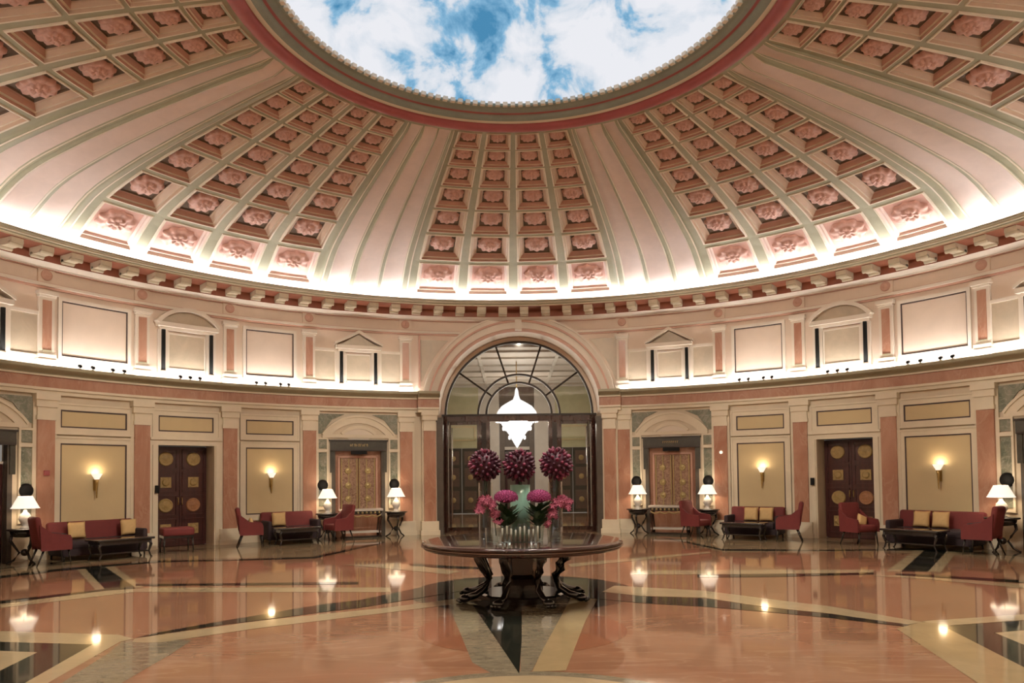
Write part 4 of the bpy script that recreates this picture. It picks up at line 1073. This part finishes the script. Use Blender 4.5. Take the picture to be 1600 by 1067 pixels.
ball(-.50, 1.955, 'ball of dark plum blossoms on the left tall glass vase', .25)
ball(.01, 1.94, 'ball of dark plum blossoms on the middle teal vase', .35)
ball(.56, 1.965, 'ball of plum and rose blossoms on the right tall glass vase', .55)
def petals(b, m, cx, cy, cz, r, n, rnd, flat=1., size=.035):
    for i in range(n):
        zz = 1 - 1.3 * (i + .5) / n; rr = math.sqrt(max(0, 1 - zz * zz)); ph = i * 2.39996
        d = Vector((rr * math.cos(ph), rr * math.sin(ph), zz * flat))
        p = Vector((cx, cy, cz)) + d * r
        M = Matrix.Translation(p) @ d.to_track_quat('Z', 'Y').to_matrix().to_4x4() @ Matrix.Rotation(rnd.random() * 6, 4, 'Z')
        k = 5; vs = [(0, 0, .0)]
        for j in range(k * 2):
            q = PI * j / k; R_ = size * (1.0 if j % 2 == 0 else .45); vs.append((R_ * math.cos(q), R_ * math.sin(q), .012 if j % 2 == 0 else .0))
        b.add(vs, [(0, 1 + j, 1 + (j + 1) % (2 * k)) for j in range(2 * k)], m, False, M)
rnd = random.Random(3)
for x, ds in ((-.185, 'left'), (.285, 'right')):
    r_ = empty('hydrangea_bouquet', (x, -.20, 0)); tag(r_, 'domed magenta bouquet with dark leaves, %s of the teal vase' % ds, 'flowers', 'magenta bouquets')
    b = MB(); b.sphere((0, 0, 1.49), .13, MAG, nu=14, nv=8, sc=(1.2, 1.2, .65)); petals(b, MAG, 0, 0, 1.48, .165, 110, rnd, .62); o = b.build('flower_head', r_); 
    b = MB()
    for i in range(34):
        q = i * 2.4; rr = .08 + .08 * rnd.random(); z = 1.10 + .30 * rnd.random()
        M = Matrix.Translation((rr * math.cos(q), rr * math.sin(q), z)) @ Matrix.Rotation(q, 4, 'Z') @ Matrix.Rotation(rad(55), 4, 'Y')
        b.add([(0, 0, -.12), (.0, .06, 0), (.012, 0, 0), (0, -.06, 0), (0, 0, .12)], [(0, 1, 2), (0, 2, 3), (1, 4, 2), (3, 2, 4)], LEAF, False, M)
    b.sphere((0, 0, 1.2), .09, LEAF, nu=10, nv=8, sc=(1, 1, 1.3)); b.tube([(0, 0, 1.4), (0, 0, .9)], .02, LEAF, n=6); b.build('foliage', r_)
    o = vase('glass_vase', x, -.20, .05, .30, GLASS, 'slim flared glass vase holding the %s magenta bouquet' % ds, .085)
for x, sx, ds in ((-.38, -1, 'left'), (.50, 1, 'right')):
    r_ = empty('orchid_spray', (x, -.30, 0)); tag(r_, 'spray of pink orchids arching over the %s side of the vases' % ds, 'flowers', 'pink orchid sprays')
    b = MB()
    pts = [(-sx * .05, 0, .95), (-sx * .03, 0, 1.15), (sx * .02, 0, 1.30), (sx * .12, 0, 1.38), (sx * .2, 0, 1.36)]
    b.tube(pts, .008, LEAF, n=5); b.build('stem', r_)
    b = MB()
    for i in range(38):
        t = i / 25; px_ = -sx * .08 + sx * .19 * t + rnd.uniform(-.05, .05); pz = 1.14 + .28 * math.sin(t * 1.6) + rnd.uniform(-.07, .07)
        petals(b, ORCH, px_, rnd.uniform(-.06, .06), pz, .035, 4, rnd, 1., .045)
    b.build('flower_cluster', r_)
    vase('glass_bowl', x, -.30, .10, .20, GLASS, 'short square-shouldered glass vase at the %s front holding pink orchids' % ds, .11)
b0 = MB(); b0.lathe([(.001, 0), (.028, 0), (.028, .24), (.023, .24), (.023, .01), (.001, .01)], GLASS, seg=12)
tp = None
for i in range(9):
    if tp is None: q = b0.build('glass_tube'); tp = q
    else: q = tp.copy(); COL.objects.link(q)
    if i == 0:
        cb = MB(); cb.lathe([(.001, .012), (.014, .012), (.014, .20), (.001, .205)], CERAM, seg=10); cd0 = cb.build('candle', q); cd = cd0
    else: cd = cd0.copy(); COL.objects.link(cd); cd.parent = q
    q.location = (-.24 + i * .062, -.42 + (.03 if i % 2 else 0), ZT); q.scale = (1, 1, 1 + .15 * math.sin(i * 1.7))
    tag(q, 'slim glass tube with pale candle at the table front, %s from the left' % ('first second third fourth fifth sixth seventh eighth ninth'.split()[i]), 'glass', 'glass tubes at the front of the centre table')

# ---------------------------------------------------------------- lamp glows and added fill spots
def light(name, typ, loc, power, col, size=.1, rot=(0, 0, 0), label=None, cat='light', group=None, spread=None, blend=None, angle=None):
    d = bpy.data.lights.new(name, typ); d.energy = power; d.color = col
    if typ == 'AREA': d.shape = 'DISK'; d.size = size
    else: d.shadow_soft_size = size
    if spread: d.spread = spread
    if typ == 'SPOT': d.spot_size = angle; d.spot_blend = blend
    o = bpy.data.objects.new(name, d); COL.objects.link(o); o.location = loc; o.rotation_euler = rot
    return o
for a, u, ds in lampspots:
    p = at(a, .50, u); light('lamp_glow', 'POINT', (p.x, p.y, .765 + .60), 9, (1, .80, .58), .11)
for a in (-55.3, -34.4, 34.7, 55.7):
    p = at(a, .13, 0); light('sconce_glow', 'POINT', (p.x, p.y, 2.0), 3, (1, .76, .48), .09)
light('hall_glow', 'POINT', (AX, 15.4, 3.7), 130, (1, .9, .76), .4)
light('hall_glow', 'POINT', (AX, 20.5, 4.2), 130, (1, .9, .76), .4)  # second hall point light, deeper in, with no fixture at that spot
for i in range(12):         # added fill spots below the sky panel, no fixtures: some down, some across
    a = 15 + 30 * i
    light('oculus_fill_spot', 'SPOT', polar(a, 3.1, 9.27), 240, (1, .87, .71), .06, (0, 0, 0), angle=rad(104), blend=.35)
    p = polar(a + 8, 3.0, 9.27); q = polar(a + 188, 12.0, 1.6)
    light('oculus_fill_spot', 'SPOT', p, 1050, (1, .88, .70), .06, (q - p).to_track_quat('-Z', 'Y').to_euler(), angle=rad(46), blend=.5)

w = bpy.data.worlds.new('world'); S.world = w; w.use_nodes = True
w.node_tree.nodes['Background'].inputs['Color'].default_value = (.5, .45, .4, 1); w.node_tree.nodes['Background'].inputs['Strength'].default_value = .3

# ---------------------------------------------------------------- camera (fitted to the photograph)
cam = bpy.data.cameras.new('camera'); co = bpy.data.objects.new('camera', cam); COL.objects.link(co); S.camera = co
fpx, cx, cy, cz, yaw, pit, rol, sy = (1136.15814, -0.00741, -0.85157, 0.14353, -1e-05, 0.03471, 0.01114, 170.51849)
c, s = math.cos(yaw), math.sin(yaw)
X1 = Vector((c, -s, 0)); Y1 = Vector((s, c, 0)); Z1 = Vector((0, 0, 1))
c, s = math.cos(pit), math.sin(pit); F = Y1 * c + Z1 * s; U = -Y1 * s + Z1 * c
c, s = math.cos(rol), math.sin(rol); RR = X1 * c - U * s; UU = X1 * s + U * c
Mx = Matrix((RR, UU, -F)).transposed().to_4x4(); Mx.translation = Vector((cx * R, cy * R, cz * R))
co.matrix_world = Mx
cam.sensor_width = 36; cam.lens = fpx / 1600 * 36; cam.shift_y = sy / 1600; cam.clip_start = .05
S.view_settings.view_transform = 'Standard'; S.view_settings.look = 'None'; S.view_settings.gamma = 1; S.view_settings.use_curve_mapping = False
S.view_settings.exposure = 0.66
try:
    S.cycles.max_bounces = 8; S.cycles.transparent_max_bounces = 24; S.cycles.diffuse_bounces = 4; S.cycles.glossy_bounces = 3; S.cycles.transmission_bounces = 5
    S.cycles.use_denoising = True; S.cycles.sample_clamp_indirect = 4.; S.cycles.caustics_reflective = False; S.cycles.caustics_refractive = False
except Exception: pass
